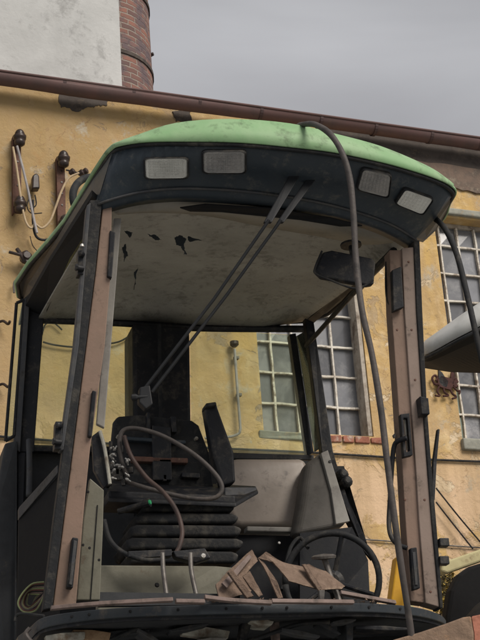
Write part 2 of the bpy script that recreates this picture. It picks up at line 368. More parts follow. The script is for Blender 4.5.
def window(h, ubars, zbars, off=.13, broken=False, half=None):
    a, b, c, d = h
    f = MB()
    w = .018
    for s0, s1, t0, t1 in ((a, a + .045, c, d), (b - .045, b, c, d), (a + .045, b - .045, c, c + .04), (a + .045, b - .045, d - .04, d)):
        f.prism([W(s0, t0, -off), W(s1, t0, -off), W(s1, t1, -off), W(s0, t1, -off)], -WN * .06)
    win = f.build('window', 'frame2', B, bevel=.004)
    MB().prism([W(b - .045, c + .01, -.012), W(b - .004, c + .01, -.012), W(b - .004, d - .01, -.012), W(b - .045, d - .01, -.012)], -WN * .115).build('jamb', 'frame2', win, bevel=.004)
    g = MB(); rnd = random.Random(int(a * 100))
    for u in ubars:
        n = 14; pts = [W(u + rnd.uniform(-.0035, .0035), c + .04 + (d - c - .08) * k / n, -off + .006) for k in range(n + 1)]
        g.rings([[p - WD * w / 2 * q, p + WD * w / 2 * q, p + WD * w / 2 * q - WN * .035, p - WD * w / 2 * q - WN * .035] for p in pts for q in (rnd.uniform(.8, 1.15),)])
    for z in zbars:
        n = 12; pts = [W(a + .045 + (b - a - .09) * k / n, z + rnd.uniform(-.004, .004), -off + .003) for k in range(n + 1)]
        g.rings([[p - Z * w / 2 * q, p + Z * w / 2 * q, p + Z * w / 2 * q - WN * .03, p - Z * w / 2 * q - WN * .03] for p in pts for q in (rnd.uniform(.8, 1.2),)])
    g.build('glazing_bars', 'whiteframe', win)
    # panes one by one, slightly out of plane
    us = [a + .045] + list(ubars) + [b - .045]; zs = [c + .04] + list(zbars) + [d - .04]
    pm = MB()
    for i in range(len(us) - 1):
        for j in range(len(zs) - 1):
            if broken and i == 0 and j in (0, 1): continue
            t = [rnd.uniform(-.006, .006) for _ in range(4)]
            pm.prism([W(us[i], zs[j], -off - .035 + t[0]), W(us[i + 1], zs[j], -off - .035 + t[1]), W(us[i + 1], zs[j + 1], -off - .035 + t[2]), W(us[i], zs[j + 1], -off - .035 + t[3])], -WN * .004)
    pm.build('pane', 'pane', win, label='dusty grey window panes')
    # dark sheet close behind, painted in place of the unlit room
    MB().prism([W(a - .02, c - .02, -.47), W(b + .02, c - .02, -.47), W(b + .02, d + .02, -.47), W(a - .02, d + .02, -.47)], -WN * .02).build('dark_backing', 'dark', win)
    return win
zb = [5.965, 6.262, 6.56, 6.872, 7.15, 7.44, 7.735]
w1 = window(winsL, [.335, .55, .755, .945], zb)
w2 = window(winsR, [2.235, 2.44, 2.64, 2.84, 3.04], [5.975, 6.272, 6.565, 6.86, 7.15, 7.443, 7.745], broken=True)
w3 = window(holes[2], [-3.79, -3.58, -3.37, -3.16], zb); w4 = window(holes[3], [4.41, 4.62, 4.83, 5.04], zb)
# curled glazing in the broken corner of the right window
bp_ = MB()
for z0, z1 in ((5.73, 5.965), (5.985, 6.26)):
    cpts = [(2.165 + .07 * (t) + .012 * math.sin(t * 3), z0 + (z1 - z0) * t2) for t, t2 in ((0, .1), (.5, 0), (.9, .1), (.9, .6), (.85, .95), (.1, .95), (0, .5))]
    bp_.prism([W(u, z, -.15) for u, z in cpts], -WN * .006)
bp_.build('broken_pane', 'paneg', w2, label='milky green broken panes in the lower left corner')
# sill and lintel
s = MB()
s.prism([W(2.1, 5.57, .05), W(3.25, 5.57, .05), W(3.25, 5.68, .05), W(2.1, 5.68, .05)], -WN * .22); s.build('sill', 'lintel', w2, bevel=.012)
s = MB(); rnd = random.Random(3); u = .64
k = 0
while u < 1.25:
    w_ = rnd.uniform(.1, .17)
    s.prism([W(u, 5.585 + rnd.uniform(-.01, .01), .012 + rnd.uniform(0, .02)), W(u + w_ - .01, 5.585, .015), W(u + w_ - .012, 5.65, .015), W(u, 5.65 - rnd.uniform(0, .015), .02)], -WN * .15); u += w_
s.build('sill', 'brickred', w1, bevel=.008, label='row of bare red sill bricks with flaking paint')
MB().prism([W(.1, 5.58, .0), W(.64, 5.58, .03), W(.64, 5.645, .03), W(.1, 5.65, .03)], -WN * .15).build('sill', 'lintel', w1, bevel=.01)
MB().prism([W(1.98, 8.02, .04), W(3.4, 8.02, .04), W(3.4, 8.09, .04), W(1.98, 8.09, .04)], -WN * .3).build('lintel', 'lintel', w2, bevel=.015)
# masonry patches, and shade painted under the gutter
def patch(pts, out, mt, name, seed, amp=.02, label=None):
    q = jag(pts, amp, seed); MB().prism([W(u, z, out) for u, z in q], -WN * (out + .02)).build(name, mt, B, label=label)
patch([wpx(*p) for p in ((402, 160), (500, 174), (500, 199), (470, 192), (440, 184), (420, 174))], .02, 'rubble', 'masonry_shade_patch', 5, .03, 'bare stone and brick above the right window')
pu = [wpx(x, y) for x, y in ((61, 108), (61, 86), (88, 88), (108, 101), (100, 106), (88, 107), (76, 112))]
patch(pu, .006, 'brownshade', 'masonry_shade_patch', 8, .03, 'dark hole in the plaster under the gutter')
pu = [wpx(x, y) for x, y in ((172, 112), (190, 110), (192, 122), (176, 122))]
patch(pu, .012, 'brownshade', 'masonry_shade_patch', 9, .02)
pu = [wpx(x, y) for x, y in ((405, 190), (430, 194), (470, 205), (470, 212), (436, 212), (425, 205))]
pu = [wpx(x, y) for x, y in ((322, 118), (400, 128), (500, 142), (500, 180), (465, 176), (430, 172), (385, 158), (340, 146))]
patch(pu, .012, 'brownshade', 'masonry_shade_patch', 12, .02, 'painted shade over rough masonry under the gutter on the right')  # shadow band below the gutter, painted as a dark patch over rubble
# gutter: half pipe with joints
gm = MB(); n = 60; rr = .078; GZ = wpx(240, 104, .238)[1]
rnd = random.Random(1)
rings = []
for i in range(n + 1):
    u = -6 + 14 * i / n; dz = .012 * math.sin(u * 1.3) + rnd.uniform(-.003, .003)
    rings.append([W(u, GZ + dz - math.sin(a) * rr, .15 - math.cos(a) * rr) for a in [math.pi * k / 10 for k in range(11)]])
gm.rings(rings, closed=False); gut = gm.build('gutter', 'gutter', B, smooth=True, solid=.008)
gm = MB()
gm.tube([W(-6, GZ + .004, .234), W(8, GZ + .004, .234)], .011, 8, smooth=False)
gm.build('gutter_bead', 'gutter', gut)
for u in [wpx(x, 70 + x * .14)[0] for x in (-75, -10, 57, 125, 190, 251, 310, 364, 419, 467, 520)]:
    MB().rings([[W(u + du, GZ - math.sin(a) * (rr + .005), .15 - math.cos(a) * (rr + .005)) for a in [math.pi * k / 10 for k in range(11)]] for du in (0, .03)], closed=False).build('gutter_bracket', 'gutterj', gut, solid=.006)
MB().prism([W(-6, 8.81, .36), W(8, 8.81, .36), W(8, 8.83, .36), W(8, 8.83, .36) - WN * 5 + Z * 1.2, W(8, 8.81, .36) - WN * 5 + Z * 1.0, W(-6, 8.81, .36) - WN * 5 + Z * 1.0], V((0, 0, 0))) if False else None
rf = MB().prism([W(-6, 8.90, .04), W(-6, 8.94, .04), W(-6, 10.2, -5), W(-6, 10.1, -5)], WD * 14).build('roof', 'gutter', B)
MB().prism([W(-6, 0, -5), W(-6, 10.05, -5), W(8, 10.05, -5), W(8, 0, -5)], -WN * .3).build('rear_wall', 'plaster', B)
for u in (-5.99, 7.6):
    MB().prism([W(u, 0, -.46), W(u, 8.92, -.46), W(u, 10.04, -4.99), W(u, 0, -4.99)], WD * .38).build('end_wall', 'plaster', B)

# white gable and chimney behind
d_ = 1.5
G = empty('gable_building', W(-3, 0, -d_), 'grey whitewashed blank gable wall rising behind the gutter, beside the chimney', 'building')
o_, n_ = WO - WN * .9, WN
gr = onplane(122, 85, o_, n_); gu = (gr - WO).dot(WD)
mb = MB(); mb.prism([W(-7, 0, -.9 - 4.3), W(gu, 0, -.9 - 4.3), W(gu, 14, -.9 - 4.3), W(-7, 14, -.9 - 4.3)], -WN * .3)
mb2 = MB().prism([W(-7, 8.95, -.9), W(gu, 8.95, -.9), W(gu, 13.2, -.9), W(-3.5, 14.2, -.9), W(-7, 13.2, -.9)], -WN * 4)
mb2.build('wall', 'whitewash', G)
C0 = onplane(150.5, 90, WO - WN * 2.0, WN)
ch = empty('brick_chimney', V((C0.x, C0.y, 0)) - WD * .62, 'round red brick chimney with iron bands beside the white gable', 'chimney')
cc = V((C0.x, C0.y, 0)) - WD * .62
prof = [(0, .72), (8.5, .635), (13.5, .60), (17, .575)]
rg = []
for i in range(60):
    z = 17 * i / 59
    r_ = .63 + (9.2 - z) * .0105
    rg.append([cc + V((math.cos(a), math.sin(a), 0)) * r_ + Z * z for a in [2 * math.pi * k / 48 for k in range(48)]])
mb = MB().rings(rg)
mb.uv = lambda p: ((math.atan2(-(p - cc).x, -(p - cc).y * -1)) * .63, p.z)
mb.build('shaft', 'brick', ch, smooth=False)
for z in (9.75, 10.33, 11.2):
    r_ = .645 + (9.2 - z) * .0105
    mb = MB(); mb.rings([[cc + V((math.cos(a), math.sin(a), 0)) * (r_ - e) + Z * (z + h) for a in [2 * math.pi * k / 48 for k in range(48)]] for h, e in ((0, .02), (0, 0), (.045, 0), (.045, .02))])
    mb.build('iron_band', 'brownshade', ch)
q = P(147.5, 56, C0.y + .05)
MB().lathe(q, V((.9, -.3, .1)), [(0, .012), (.03, .012), (.03, .026), (.05, .026), (.053, .014), (.06, .024), (.075, .018)], 10).build('insulator', 'insul', ch)

# things on the wall -------------------------------------------------
def wp(x, y, out=.03): return onplane(x, y, WO + WN * out, WN)
tag(MB().tube([wp(x, y, .02) for x, y in ((-40, 433), (60, 441), (190, 447), (300, 452), (335, 454), (400, 458), (440, 460), (520, 463))], .011, 8).build('wall_cable', 'rubber'), 'thin black cable running level along the ochre wall below the windows', 'cable')
tag(MB().tube([wp(x, y, .02) for x, y in ((355, 538.5), (372, 540), (388, 541), (440, 545), (500, 549))], .007, 8, smooth=False).build('wall_rod', 'rod'), 'thin iron rod running along the wall low behind the yellow post', 'rod')
# pipe with cap seen through rear glass
dp = empty('vent_pipe', wp(240, 429), 'thin pale pipe with a capped end on the wall, seen through the rear glass', 'pipe')
MB().tube([wp(234.6, 349, .06), wp(237, 385, .06), wp(240, 424, .06), wp(240, 430, .06), wp(238, 434, .05), wp(228, 437, .04), wp(205, 438, .03)], .012, 8).build('pipe', 'greycable', dp)
MB().lathe(wp(234.5, 347, .06), Z, [(0, .018), (.02, .04), (.05, .04), (.055, .02)], 12).build('cap', 'insul', dp)
for y in (358, 395): MB().box(wp(235.3 + (y - 345) * .07, y, .035), WD * .022, WN * .02, Z * .012).build('clamp', 'rod', dp)

def insulator_bracket(x0, ytop, ybot, label):
    r = empty('insulator_bracket', wp(x0, ybot), label, 'bracket', 'insulator brackets on the wall')
    u, zt = wpx(x0, ytop); _, zb_ = wpx(x0, ybot)
    bar = MB().prism([W(u - .03, zb_, .07), W(u + .035, zb_, .07), W(u + .035, zt, .07), W(u - .03, zt, .07)], -WN * .012)
    bar.prism([W(u - .04, zb_, .07), W(u - .028, zb_, .07), W(u - .028, zt, .07), W(u - .04, zt, .07)], -WN * .06)
    b_ = bar.build('bar', 'rustdark', r, bevel=.003)
    for k in range(5):
        hm = MB(); z = zt - .14 - k * (zt - zb_ - .3) / 4; hm.lathe(W(u + .003, z, .071), WN, [(0, .009), (.004, .009)], 8); hm.build('bolt', 'insul', b_)
    for zc in (zt - .04, zb_ + .07):
        MB().lathe(W(u + .012, zc - .09, .12), Z, [(0, .02), (.02, .045), (.05, .05), (.06, .035), (.07, .055), (.10, .06), (.115, .04), (.125, .045), (.15, .035), (.165, .02)], 16).build('insulator', 'insul', r, smooth=True)
    return r
insulator_bracket(15.5, 140, 217, 'rusty bar bracket with two dark insulators, leftmost on the wall')
insulator_bracket(59, 161, 236, 'rusty bar bracket with two dark insulators, right one nearest the roof edge')
tag(MB().tube([wp(x, y, .15) for x, y in ((13, 147), (17, 170), (22, 205), (26, 222), (31, 228), (35, 224), (42, 228), (50, 221), (56, 206), (62, 190), (69, 178), (79, 173))], .010, 8).build('looped_cable', 'beigecable'), 'beige cable looping between the two insulator brackets', 'cable')
tag(MB().tube([wp(x, y, .17) for x, y in ((17, 146), (22, 165), (28, 190), (33, 215), (37, 233))], .011, 8).build('straight_cable', 'greycable'), 'grey straight cable dropping from the left insulator bracket', 'cable')
tag(MB().tube([wp(x, y, .13) for x, y in ((33, 200), (33, 222), (36, 236), (44, 240), (55, 237))], .011, 8).build('black_cable', 'rubber'), 'short black cable curving under the beige loop', 'cable')
fb = empty('fuse_holder', wp(33, 198), 'small dark fuse holder with loose wires between the brackets', 'fuse holder')
u, z = wpx(33, 188); MB().prism([W(u - .035, z - .07, .12), W(u + .035, z - .06, .12), W(u + .03, z + .07, .12), W(u, z + .09, .12), W(u - .03, z + .06, .12)], -WN * .08).build('body', 'insul', fb, bevel=.012)
MB().tube([wp(31, 195, .08), wp(27, 205, .1), wp(31, 213, .1), wp(42, 213, .1)], .005, 6).build('wire', 'rubber', fb)
MB().tube([wp(35, 195, .08), wp(36, 205, .1), wp(30, 209, .1)], .006, 6).build('wire', 'rubber', fb)
jb = empty('cable_clamp', wp(22, 262), 'black three armed cable clamp low on the wall beside the roof edge', 'clamp')
for a, b_, r_ in (((9, 252), (30, 258), .014), ((17, 249), (24, 262), .018), ((22, 256), (31, 268), .016), ((26, 262), (26, 252), .022)):
    MB().tube([wp(*a, .1), wp((a[0] + b_[0]) / 2 + 1, (a[1] + b_[1]) / 2, .12), wp(*b_, .1)], r_, 8).build('arm', 'insul', jb)
MB().lathe(wp(25, 259, .06), WN, [(0, .05), (.05, .055), (.07, .03), (.09, .03)], 12).build('hub', 'insul', jb)
tag(MB().tube([wp(30, 236, .03), wp(33, 246, .03), wp(40, 254, .03), wp(44, 262, .03)], .004, 6).build('thin_wire', 'rubber'), 'thin loose wire hanging below the cable loop', 'wire')
tg = empty('line_tap', wp(76, 173), 'small dark line tap clamps beside the right bracket', 'clamp')
for x, y in ((72, 172), (81, 173), (85, 171.5)): MB().lathe(wp(x, y, .14), V((.8, -.3, .3)), [(-.03, .01), (-.02, .026), (.02, .03), (.03, .012)], 10).build('tap', 'insul', tg)
MB().tube([wp(66, 170, .14), wp(75, 172, .14), wp(88, 177, .14)], .007, 6).build('lead', 'rubber', tg)
MB().tube([wp(80, 174, .14), wp(88, 177, .12), wp(96, 183, .1)], .007, 6).build('lead', 'rubber', tg)
for lab, pts in (('thin black wire slanting down the wall to the right, upper of the pair', ((436, 488), (455, 512), (470, 530), (490, 553))), ('thin black wire slanting down the wall to the right, lower of the pair', ((436, 502), (450, 520), (473, 549)))):
    tag(MB().tube([wp(x, y, .06) for x, y in pts], .007, 6).build('slanting_wire', 'rubber'), lab, 'wire', 'slanting wires on the wall')
# dark cable on plaster seen through the left rear glass
tag(MB().tube([wp(x, y, .03) for x, y in ((43, 342), (55, 345), (75, 347), (95, 345), (118, 342), (132, 334))], .008, 6).build('sagging_wire', 'rubber'), 'sagging dark wire on the wall seen through the left rear glass', 'wire')
tag(MB().tube([wp(x, y, .03) for x, y in ((42, 335), (45, 325), (52, 322), (58, 326), (62, 330))], .007, 6).build('arched_wire', 'rubber'), 'short arched dark wire on the wall near the top of the left rear glass', 'wire')
for lab, x, y in (('small dark wall hook touching the left edge of the picture, upper one', 3, 321), ('small dark wall hook touching the left edge of the picture, lower one', 3, 384)):
    tag(MB().tube([wp(x - 6, y + 2, .02), wp(x, y, .06), wp(x + 5, y + 3, .1), wp(x + 7, y, .13)], .012, 8).build('wall_hook', 'insul'), lab, 'hook', 'wall hooks')
tag(MB().tube([wp(x, y, .06) for x, y in ((14, 293), (14, 283), (17, 280), (22, 281))], .009, 6).build('bent_bar', 'rod'), 'small bent metal bar just left of the roof edge', 'bar')

# iron dragon ornament ------------------------------------------------
u0_, z0_ = wpx(442, 384)
dr = empty('iron_ornament', W(u0_, z0_ - .12, .03), 'rusted cut iron beast ornament fixed on the wall beside the right window', 'ornament')
def cut(pts, name, mt='iron'):
    MB().prism([W(u0_ + x * .0091, z0_ - y * .0105, .05) for x, y in pts], -WN * .02).build(name, mt, dr, bevel=.002)
cut([(-7, -2), (-3, -6), (3, -5), (8, -4), (9, -9), (11, -13), (13, -9), (14, -4), (11, 0), (9, 4), (6, 7), (0, 6), (-5, 5), (-8, 2)], 'body')
cut([(-6, -5), (-5, -12), (-1, -9), (2, -4), (5, -1), (2, 5), (-3, 4), (-6, 1)], 'wing', 'black')
cut([(11, -4), (15, -5), (17, -1), (14, 0), (16, 3), (12, 4), (9, 1)], 'head')
MB().tube([W(u0_ + x * .0091, z0_ - y * .0105, .04) for x, y in ((-6, 2), (-11, 2), (-13, -3), (-10, -6), (-7, -4), (-9, -1))], .011, 6).build('tail', 'iron', dr)
for a in (((-6, 4), (-9, 9), (-7, 13), (-12, 13)), ((-1, 5), (-1, 9), (3, 12), (-3, 13)), ((6, 5), (8, 10), (12, 13), (7, 15)), ((10, 3), (14, 7), (17, 7), (16, 10))):
    MB().tube([W(u0_ + x * .0091, z0_ - y * .0105, .04) for x, y in a], .010, 6).build('leg', 'iron', dr)

# ------------------------------------------------------------------ THE CAB
CB = empty('harvester_cab', V((-.1, 6.5, 0)), 'stripped combine harvester cab with green roof, four work lights and no windscreen', 'harvester')
# roof rim lower outline
pa, pb_, pc = P(112, 152, 5.55), P(452, 190, 5.95), P(18, 298, 7.5)
nA = (pb_ - pa).cross(pc - pa).normalized()
def onA(x, y): return onplane(x, y, pa, nA)
low = [(18, 298), (65, 222), (100, 166), (112, 150.6), (121, 146), (147, 142), (192, 141.5), (240, 142.5), (290, 147), (335, 152.5), (385, 163), (420, 173), (442, 181), (452, 187), (456, 193), (450, 204), (436, 227)]
top = [(16.5, 295.5), (63.5, 219.5), (98, 163), (110, 147), (119, 142), (140, 134.5), (176, 123.5), (230, 119.5), (290, 124), (338, 135), (380, 146.5), (418, 162), (438, 172.5), (450, 183), (456, 191.5), (450.5, 203), (437, 226)]
lowp = [onA(*p) for p in low]
ctr = V((-.15, 6.6, 4.78))
rearR = V((.40, 7.95, 4.93))
lowp.append(V((.72, 7.1, 4.83))); lowp.append(rearR); lowp.append(V((-.5, 7.85, 5.02)))
topp = []
for i, (x, y) in enumerate(top):
    topp.append(P(x, y, lowp[i].y + (.05 if i > 4 else .02)))
for p in lowp[-3:]: topp.append(p + Z * .04)
def sdir(p, f, dz): q = p.lerp(ctr, f); q.z = p.z + dz; return q
def densify(pts, sub=4):
    n = len(pts); out = []
    for i in range(n):
        p0, p1, p2, p3 = pts[i - 1], pts[i], pts[(i + 1) % n], pts[(i + 2) % n]
        for k in range(sub):
            t = k / sub; out.append(.5 * ((2 * p1) + (p2 - p0) * t + (2 * p0 - 5 * p1 + 4 * p2 - p3) * t * t + (3 * p1 - p0 - 3 * p2 + p3) * t ** 3))
    return out
lo_, to_ = densify(lowp), densify(topp)
mid = [a.lerp(b, .55) + (a - ctr).normalized() * (.012 if a.y < 5.93 else .001) for a, b in zip(lo_, to_)]
for p, a, b in zip(mid, lo_, to_): p.z = a.z + (b.z - a.z) * .5
mb = MB().rings([lo_, mid, to_, [sdir(p, .12, .05 if p.y < 6.1 else .0) for p in to_], [sdir(p, .45, .09 if p.y < 6.1 else .03) for p in to_], [sdir(p, .9, .07) for p in to_]], cap=False)
mb.f.append(tuple(range(5 * len(lo_), 6 * len(lo_))))
roof = mb.build('roof_shell', 'green', CB, smooth=True, solid=.006)
# black edge seal below green
seal = MB(); n = len(lo_)
lo2 = [sdir(p, .012, -.004) for p in lo_]
seal.tube(lo2 + [lo2[0]], .010, 8, smooth=False); seal.build('edge_seal', 'rubber', roof, smooth=True)
us_ = MB().rings([[sdir(p, .010, -.003) for p in lo_], [sdir(p, .05, .004) for p in lo_], [sdir(p, .16, .012) for p in lo_]], cap=False).build('rim_underside', 'fascia', roof, solid=.003)
# fascia: from the rim inwards and down to the arc
arc = [(98, 203, 5.62), (112, 198, 5.60), (140, 191, 5.60), (174, 187.5, 5.62), (210, 188, 5.65), (245, 190.5, 5.70), (285, 195.5, 5.76), (325, 203, 5.85), (365, 214, 5.95), (395, 226, 6.07), (415, 239, 6.17)]
arcp = spline([P(*p) for p in arc], 3)
front_idx = spline([lowp[i] for i in range(3, 15)], 6)
def resample(pts, n):
    L = [0]
    for a, b in zip(pts, pts[1:]): L.append(L[-1] + (b - a).length)
    out = []; j = 0
    for k in range(n):
        s_ = L[-1] * k / (n - 1)
        while j < len(pts) - 2 and L[j + 1] < s_: j += 1
        out.append(pts[j].lerp(pts[j + 1], min(1, (s_ - L[j]) / max(1e-9, L[j + 1] - L[j]))))
    return out
N_ = 41
fr = resample([sdir(p, .012, 0) for p in front_idx], N_); ar = resample(arcp, N_)
r1 = [a.lerp(b, .5) + Z * -.012 for a, b in zip(fr, ar)]
mb = MB().rings([fr, r1, ar, [p + Z * -.03 + D * .01 for p in ar], [p + Z * -.03 + D * .07 for p in ar]], closed=False)
fas = mb.build('fascia', 'fascia', CB, smooth=True, solid=.01)
# thin lip line on the arc
MB().tube([p + Z * -.012 - D * .012 for p in ar], .006, 8, smooth=False).build('lip', 'greyframe', fas, smooth=True)
lft = [P(*p) for p in ((26, 304, 7.42), (64, 242, 6.55), (84, 205, 5.9), (98, 203, 5.64))]
MB().rings([resample([sdir(p, .006, -.012) for p in [lowp[-1].lerp(lowp[0], .6)] + lowp[0:4]], 9), resample([lft[0] + D * .3] + lft, 9)], closed=False).build('left_overhang', 'fascia', CB, solid=.008)
# work lights
def fas_pt(x, y):
    # intersect with fascia strip: choose depth by blending rim/arc
    best = None
    for i in range(N_):
        pass
    d = fw * F + cR * (x - 240) + cU * (320 - y)
    for i in range(N_ - 1):
        for tri in ((fr[i], fr[i + 1], r1[i + 1]), (fr[i], r1[i + 1], r1[i]), (r1[i], r1[i + 1], ar[i + 1]), (r1[i], ar[i + 1], ar[i])):
            n_ = (tri[1] - tri[0]).cross(tri[2] - tri[0])
            if abs(n_.dot(d)) < 1e-12: continue
            t = n_.dot(tri[0] - CAM) / n_.dot(d); q = CAM + d * t
            ok = all((tri[(k + 1) % 3] - tri[k]).cross(q - tri[k]).dot(n_) >= -1e-9 for k in range(3))
            if ok: return q
    return P(x, y, 5.6)
def work_light(q, mt, lab):
    c = [fas_pt(*p) for p in q]
    nrm = (c[1] - c[0]).cross(c[3] - c[0]).normalized()
    if nrm.dot(CAM - c[0]) < 0: nrm = -nrm
    ce = sum(c, V()) / 4
    def rr_(sc_, off): 
        out = []
        for k in range(4):
            a, b, e = c[k - 1], c[k], c[(k + 1) % 4]
            for t in range(5):
                s_ = t / 4
                p0 = b.lerp(a, .16); p2 = b.lerp(e, .16)
                out.append(p0 * (1 - s_) ** 2 + b * 2 * s_ * (1 - s_) + p2 * s_ * s_)
        return [ce + (p - ce) * sc_ + nrm * off for p in out]
    h = MB().rings([rr_(1.08, -.02), rr_(1.08, .020), rr_(1.02, .027), rr_(1.0, .012)], cap=False).build('work_light', 'rubber', CB, label=lab)
    MB().rings([rr_(1.0, -.01), rr_(1.0, .018), rr_(.95, .0215)]).build('lens', mt, h)
    # ribs of the lens
    rb = MB()
    for k in range(1, 9):
        a = c[0].lerp(c[1], k / 9); b = c[3].lerp(c[2], k / 9); a, b = a.lerp(b, .12), b.lerp(a, .12)
        rb.tube([a + nrm * .0225, b + nrm * .0225], .0014, 5, smooth=False)
    for k in range(1, 6):
        a = c[0].lerp(c[3], k / 6); b = c[1].lerp(c[2], k / 6); a, b = a.lerp(b, .08), b.lerp(a, .08)
        rb.tube([a + nrm * .0225, b + nrm * .0225], .0012, 5, smooth=False)
    rb.build('lens_ribs', mt, h)
work_light([(145, 157.5), (187.5, 157), (187.5, 177.5), (146, 178)], 'lamp', 'left outer work light with a bright patterned lens')
work_light([(203, 149.5), (245, 149), (245, 171.5), (203.5, 171.5)], 'lampdull', 'left inner work light with a dull lens')
work_light([(362, 166), (390, 172), (387, 195), (356, 187)], 'lampdull', 'right inner work light')
work_light([(404, 186), (432, 196), (421, 212), (394, 201)], 'lampbright', 'right outer work light with the clearest lens')

# headliner
rear = [P(*p) for p in ((38, 319, 7.35), (120, 321, 7.45), (200, 326, 7.57), (260, 328, 7.67), (303, 321, 7.75))]
NC = 31
row0 = resample([p + Z * -.03 + D * .06 for p in ar], NC); rowR = resample(rear, NC)
row0[0] = P(103, 206, 5.72); row0[-1] = P(410, 243, 6.22)
rows = []
for j in range(13):
    t = j / 12
    row = []
    for i in range(NC):
        s_ = i / (NC - 1); p = row0[i].lerp(rowR[i], t)
        edge = min(1, min(s_, 1 - s_) / .12, t / .15 + .15 if t < .15 else 1, (1 - t) / .15)
        p.z += .075 * (math.sin(edge * math.pi / 2)) + noise.noise(p * 2.5) * .012 * edge
        row.append(p)
    rows.append(row)
hl = MB().rings(rows, closed=False).build('headliner', 'liner', CB, smooth=True, solid=.008)
# front trim panel beneath the headliner with its slot
tp = [(112, 207, 5.76), (150, 203, 5.74), (200, 199, 5.76), (260, 201.5, 5.80), (320, 211, 5.9), (370, 223, 6.03), (400, 236, 6.16)]
bt = [(118, 214, 5.82), (150, 212, 5.87), (205, 215, 6.02), (262, 226, 6.15), (320, 236, 6.25), (365, 244, 6.27), (402, 241, 6.24)]
a = resample(spline([P(*p) for p in tp], 4), 25); b = resample(spline([P(*p) for p in bt], 4), 25)
tr = MB().rings([a, [x.lerp(y, .5) - Z * .01 for x, y in zip(a, b)], b], closed=False).build('front_trim', 'trim', CB, smooth=True, solid=.008)
sl = [(180, 207, 5.78), (205, 203.5, 5.77), (270, 207.5, 5.83), (330, 217, 5.96), (362, 225, 6.0), (340, 225.5, 6.0), (300, 219, 5.95), (240, 211.5, 5.88), (190, 210.5, 5.83)]
MB().tube([P(x, y + 1, Y - .02) for x, y, Y in ((195, 198.5, 5.76), (260, 201, 5.80), (320, 210.5, 5.9), (370, 222.5, 6.03))], .006, 8).build('trim_lip', 'greyplastic', tr)
MB().prism([P(x, y, Y - .045) for x, y, Y in sl], -Z * .006).build('slot', 'dark', tr)
# peeled patches on the headliner
def peel(pts, seed, Yc):
    q = jag([(x, y, Yc) for x, y in pts], 1.2, seed); MB().prism([P(x, y, Yc) for x, y, _ in q], V((0, .004, .002))).build('torn_patch', 'sillmat', CB)
peel([(174, 237), (180, 235), (187, 239), (184, 244), (187, 254), (184, 255), (181, 247), (176, 245)], 3, 6.05)
peel([(147, 234), (156, 235), (162, 240), (154, 239)], 5, 6.0); peel([(188, 236), (204, 240), (190, 242)], 6, 6.08)
peel([(124, 231), (133, 233), (130, 238)], 7, 5.95); peel([(134, 272), (138, 268), (136, 284), (134, 290)], 8, 6.5)
peel([(122, 248), (126, 244), (128, 256), (124, 262)], 9, 6.2)
# headliner border frames (dark)
MB().tube([P(40, 320, 7.36), P(120, 323, 7.45), P(200, 328, 7.57), P(305, 329, 7.75)], .022, 8).build('rear_header', 'black', CB)
MB().prism(px((412, 236, 6.2), (417, 239, 6.2), (389, 257.5, 6.6), (311, 325, 7.75), (304, 322, 7.74), (384, 252, 6.6)), D * .02).build('right_roof_rail', 'black', CB)
MB().prism(px((92, 196, 5.65), (103, 206, 5.7), (70, 258, 6.4), (44, 318, 7.35), (22, 312, 7.4), (50, 262, 6.6)), Z * .03).build('left_roof_rail', 'dark', CB)
# right side skirt of the roof (dark) between rim and post top
MB().prism(px((456, 195, 6.0), (437, 229, 6.37), (425, 240, 6.35), (414, 237, 6.2), (420, 215, 6.05), (436, 200, 6.0)), D * .03).build('roof_corner', 'fascia', CB, bevel=.004)

# front left post -----------------------------------------------------
Yt, Yb = 5.62, 5.76
def ycol(y, y0=200, y1=612, a=None, b=None):
    a = Yt if a is None else a; b = Yb if b is None else b
    return a + (b - a) * (y - y0) / (y1 - y0)
def strip(left, right, name, mt, parent, t, yo=0, bevel=.004, a=None, b=None, d=None, label=None):
    """left/right: pixel polylines top->bottom with the same y samples"""
    rows = []
    for (xl, yl), (xr, yr) in zip(left, right):
        p = P(xl, yl, ycol(yl, a=a, b=b) + yo); q = P(xr, yr, ycol(yr, a=a, b=b) + yo); dd = (d or D) * t
        rows.append([p, q, q + dd, p + dd])
    return MB().rings(rows).build(name, mt, parent, bevel=bevel, label=label)
fl = strip([(103, 205), (96, 270), (86.5, 345), (73, 450), (64, 520), (53, 607)], [(112, 205), (111, 270), (105, 345), (90, 450), (83, 520), (76, 606)], 'front_post', 'tan', CB, .05, label='tan front left post')
strip([(90, 200), (84.5, 260), (76.5, 345), (63, 450), (54, 520), (43, 610)], [(102.4, 200), (95.5, 270), (86, 345), (72.5, 450), (63.5, 520), (52.5, 608)], 'rubber_seal', 'rubber', fl, .06, -.012)
strip([(87, 205), (82, 260), (74, 345), (59.5, 450)], [(91, 202), (86, 260), (79, 345), (63.5, 450)], 'outer_flange', 'greyframe', fl, .05, -.016)
strip([(114, 218), (96.5, 424)], [(121.5, 218), (104.5, 428)], 'inner_cover', 'greyplastic', fl, .02, .07, label='hanging grey inner cover strip')
strip([(90, 478), (83.5, 520), (77, 600)], [(104, 490), (103, 530), (100, 600)], 'kick_panel', 'greygreen', fl, .03, .05)
strip([(97, 505), (90, 601)], [(98, 505), (91, 601)], 'panel_seam', 'dark', fl, .004, .046, bevel=0)
for x, y in ((88, 492), (83, 545), (89.5, 548), (99, 560)): MB().lathe(P(x, y, 5.76), -D, [(0, .006), (.005, .005)], 8).build('screw', 'dark', fl)
MB().plate([(110, 230, 5.62), (115.5, 232, 5.62), (112, 278, 5.63), (107.5, 276, 5.63)], .03).build('grab_slot', 'black', fl, bevel=.004)
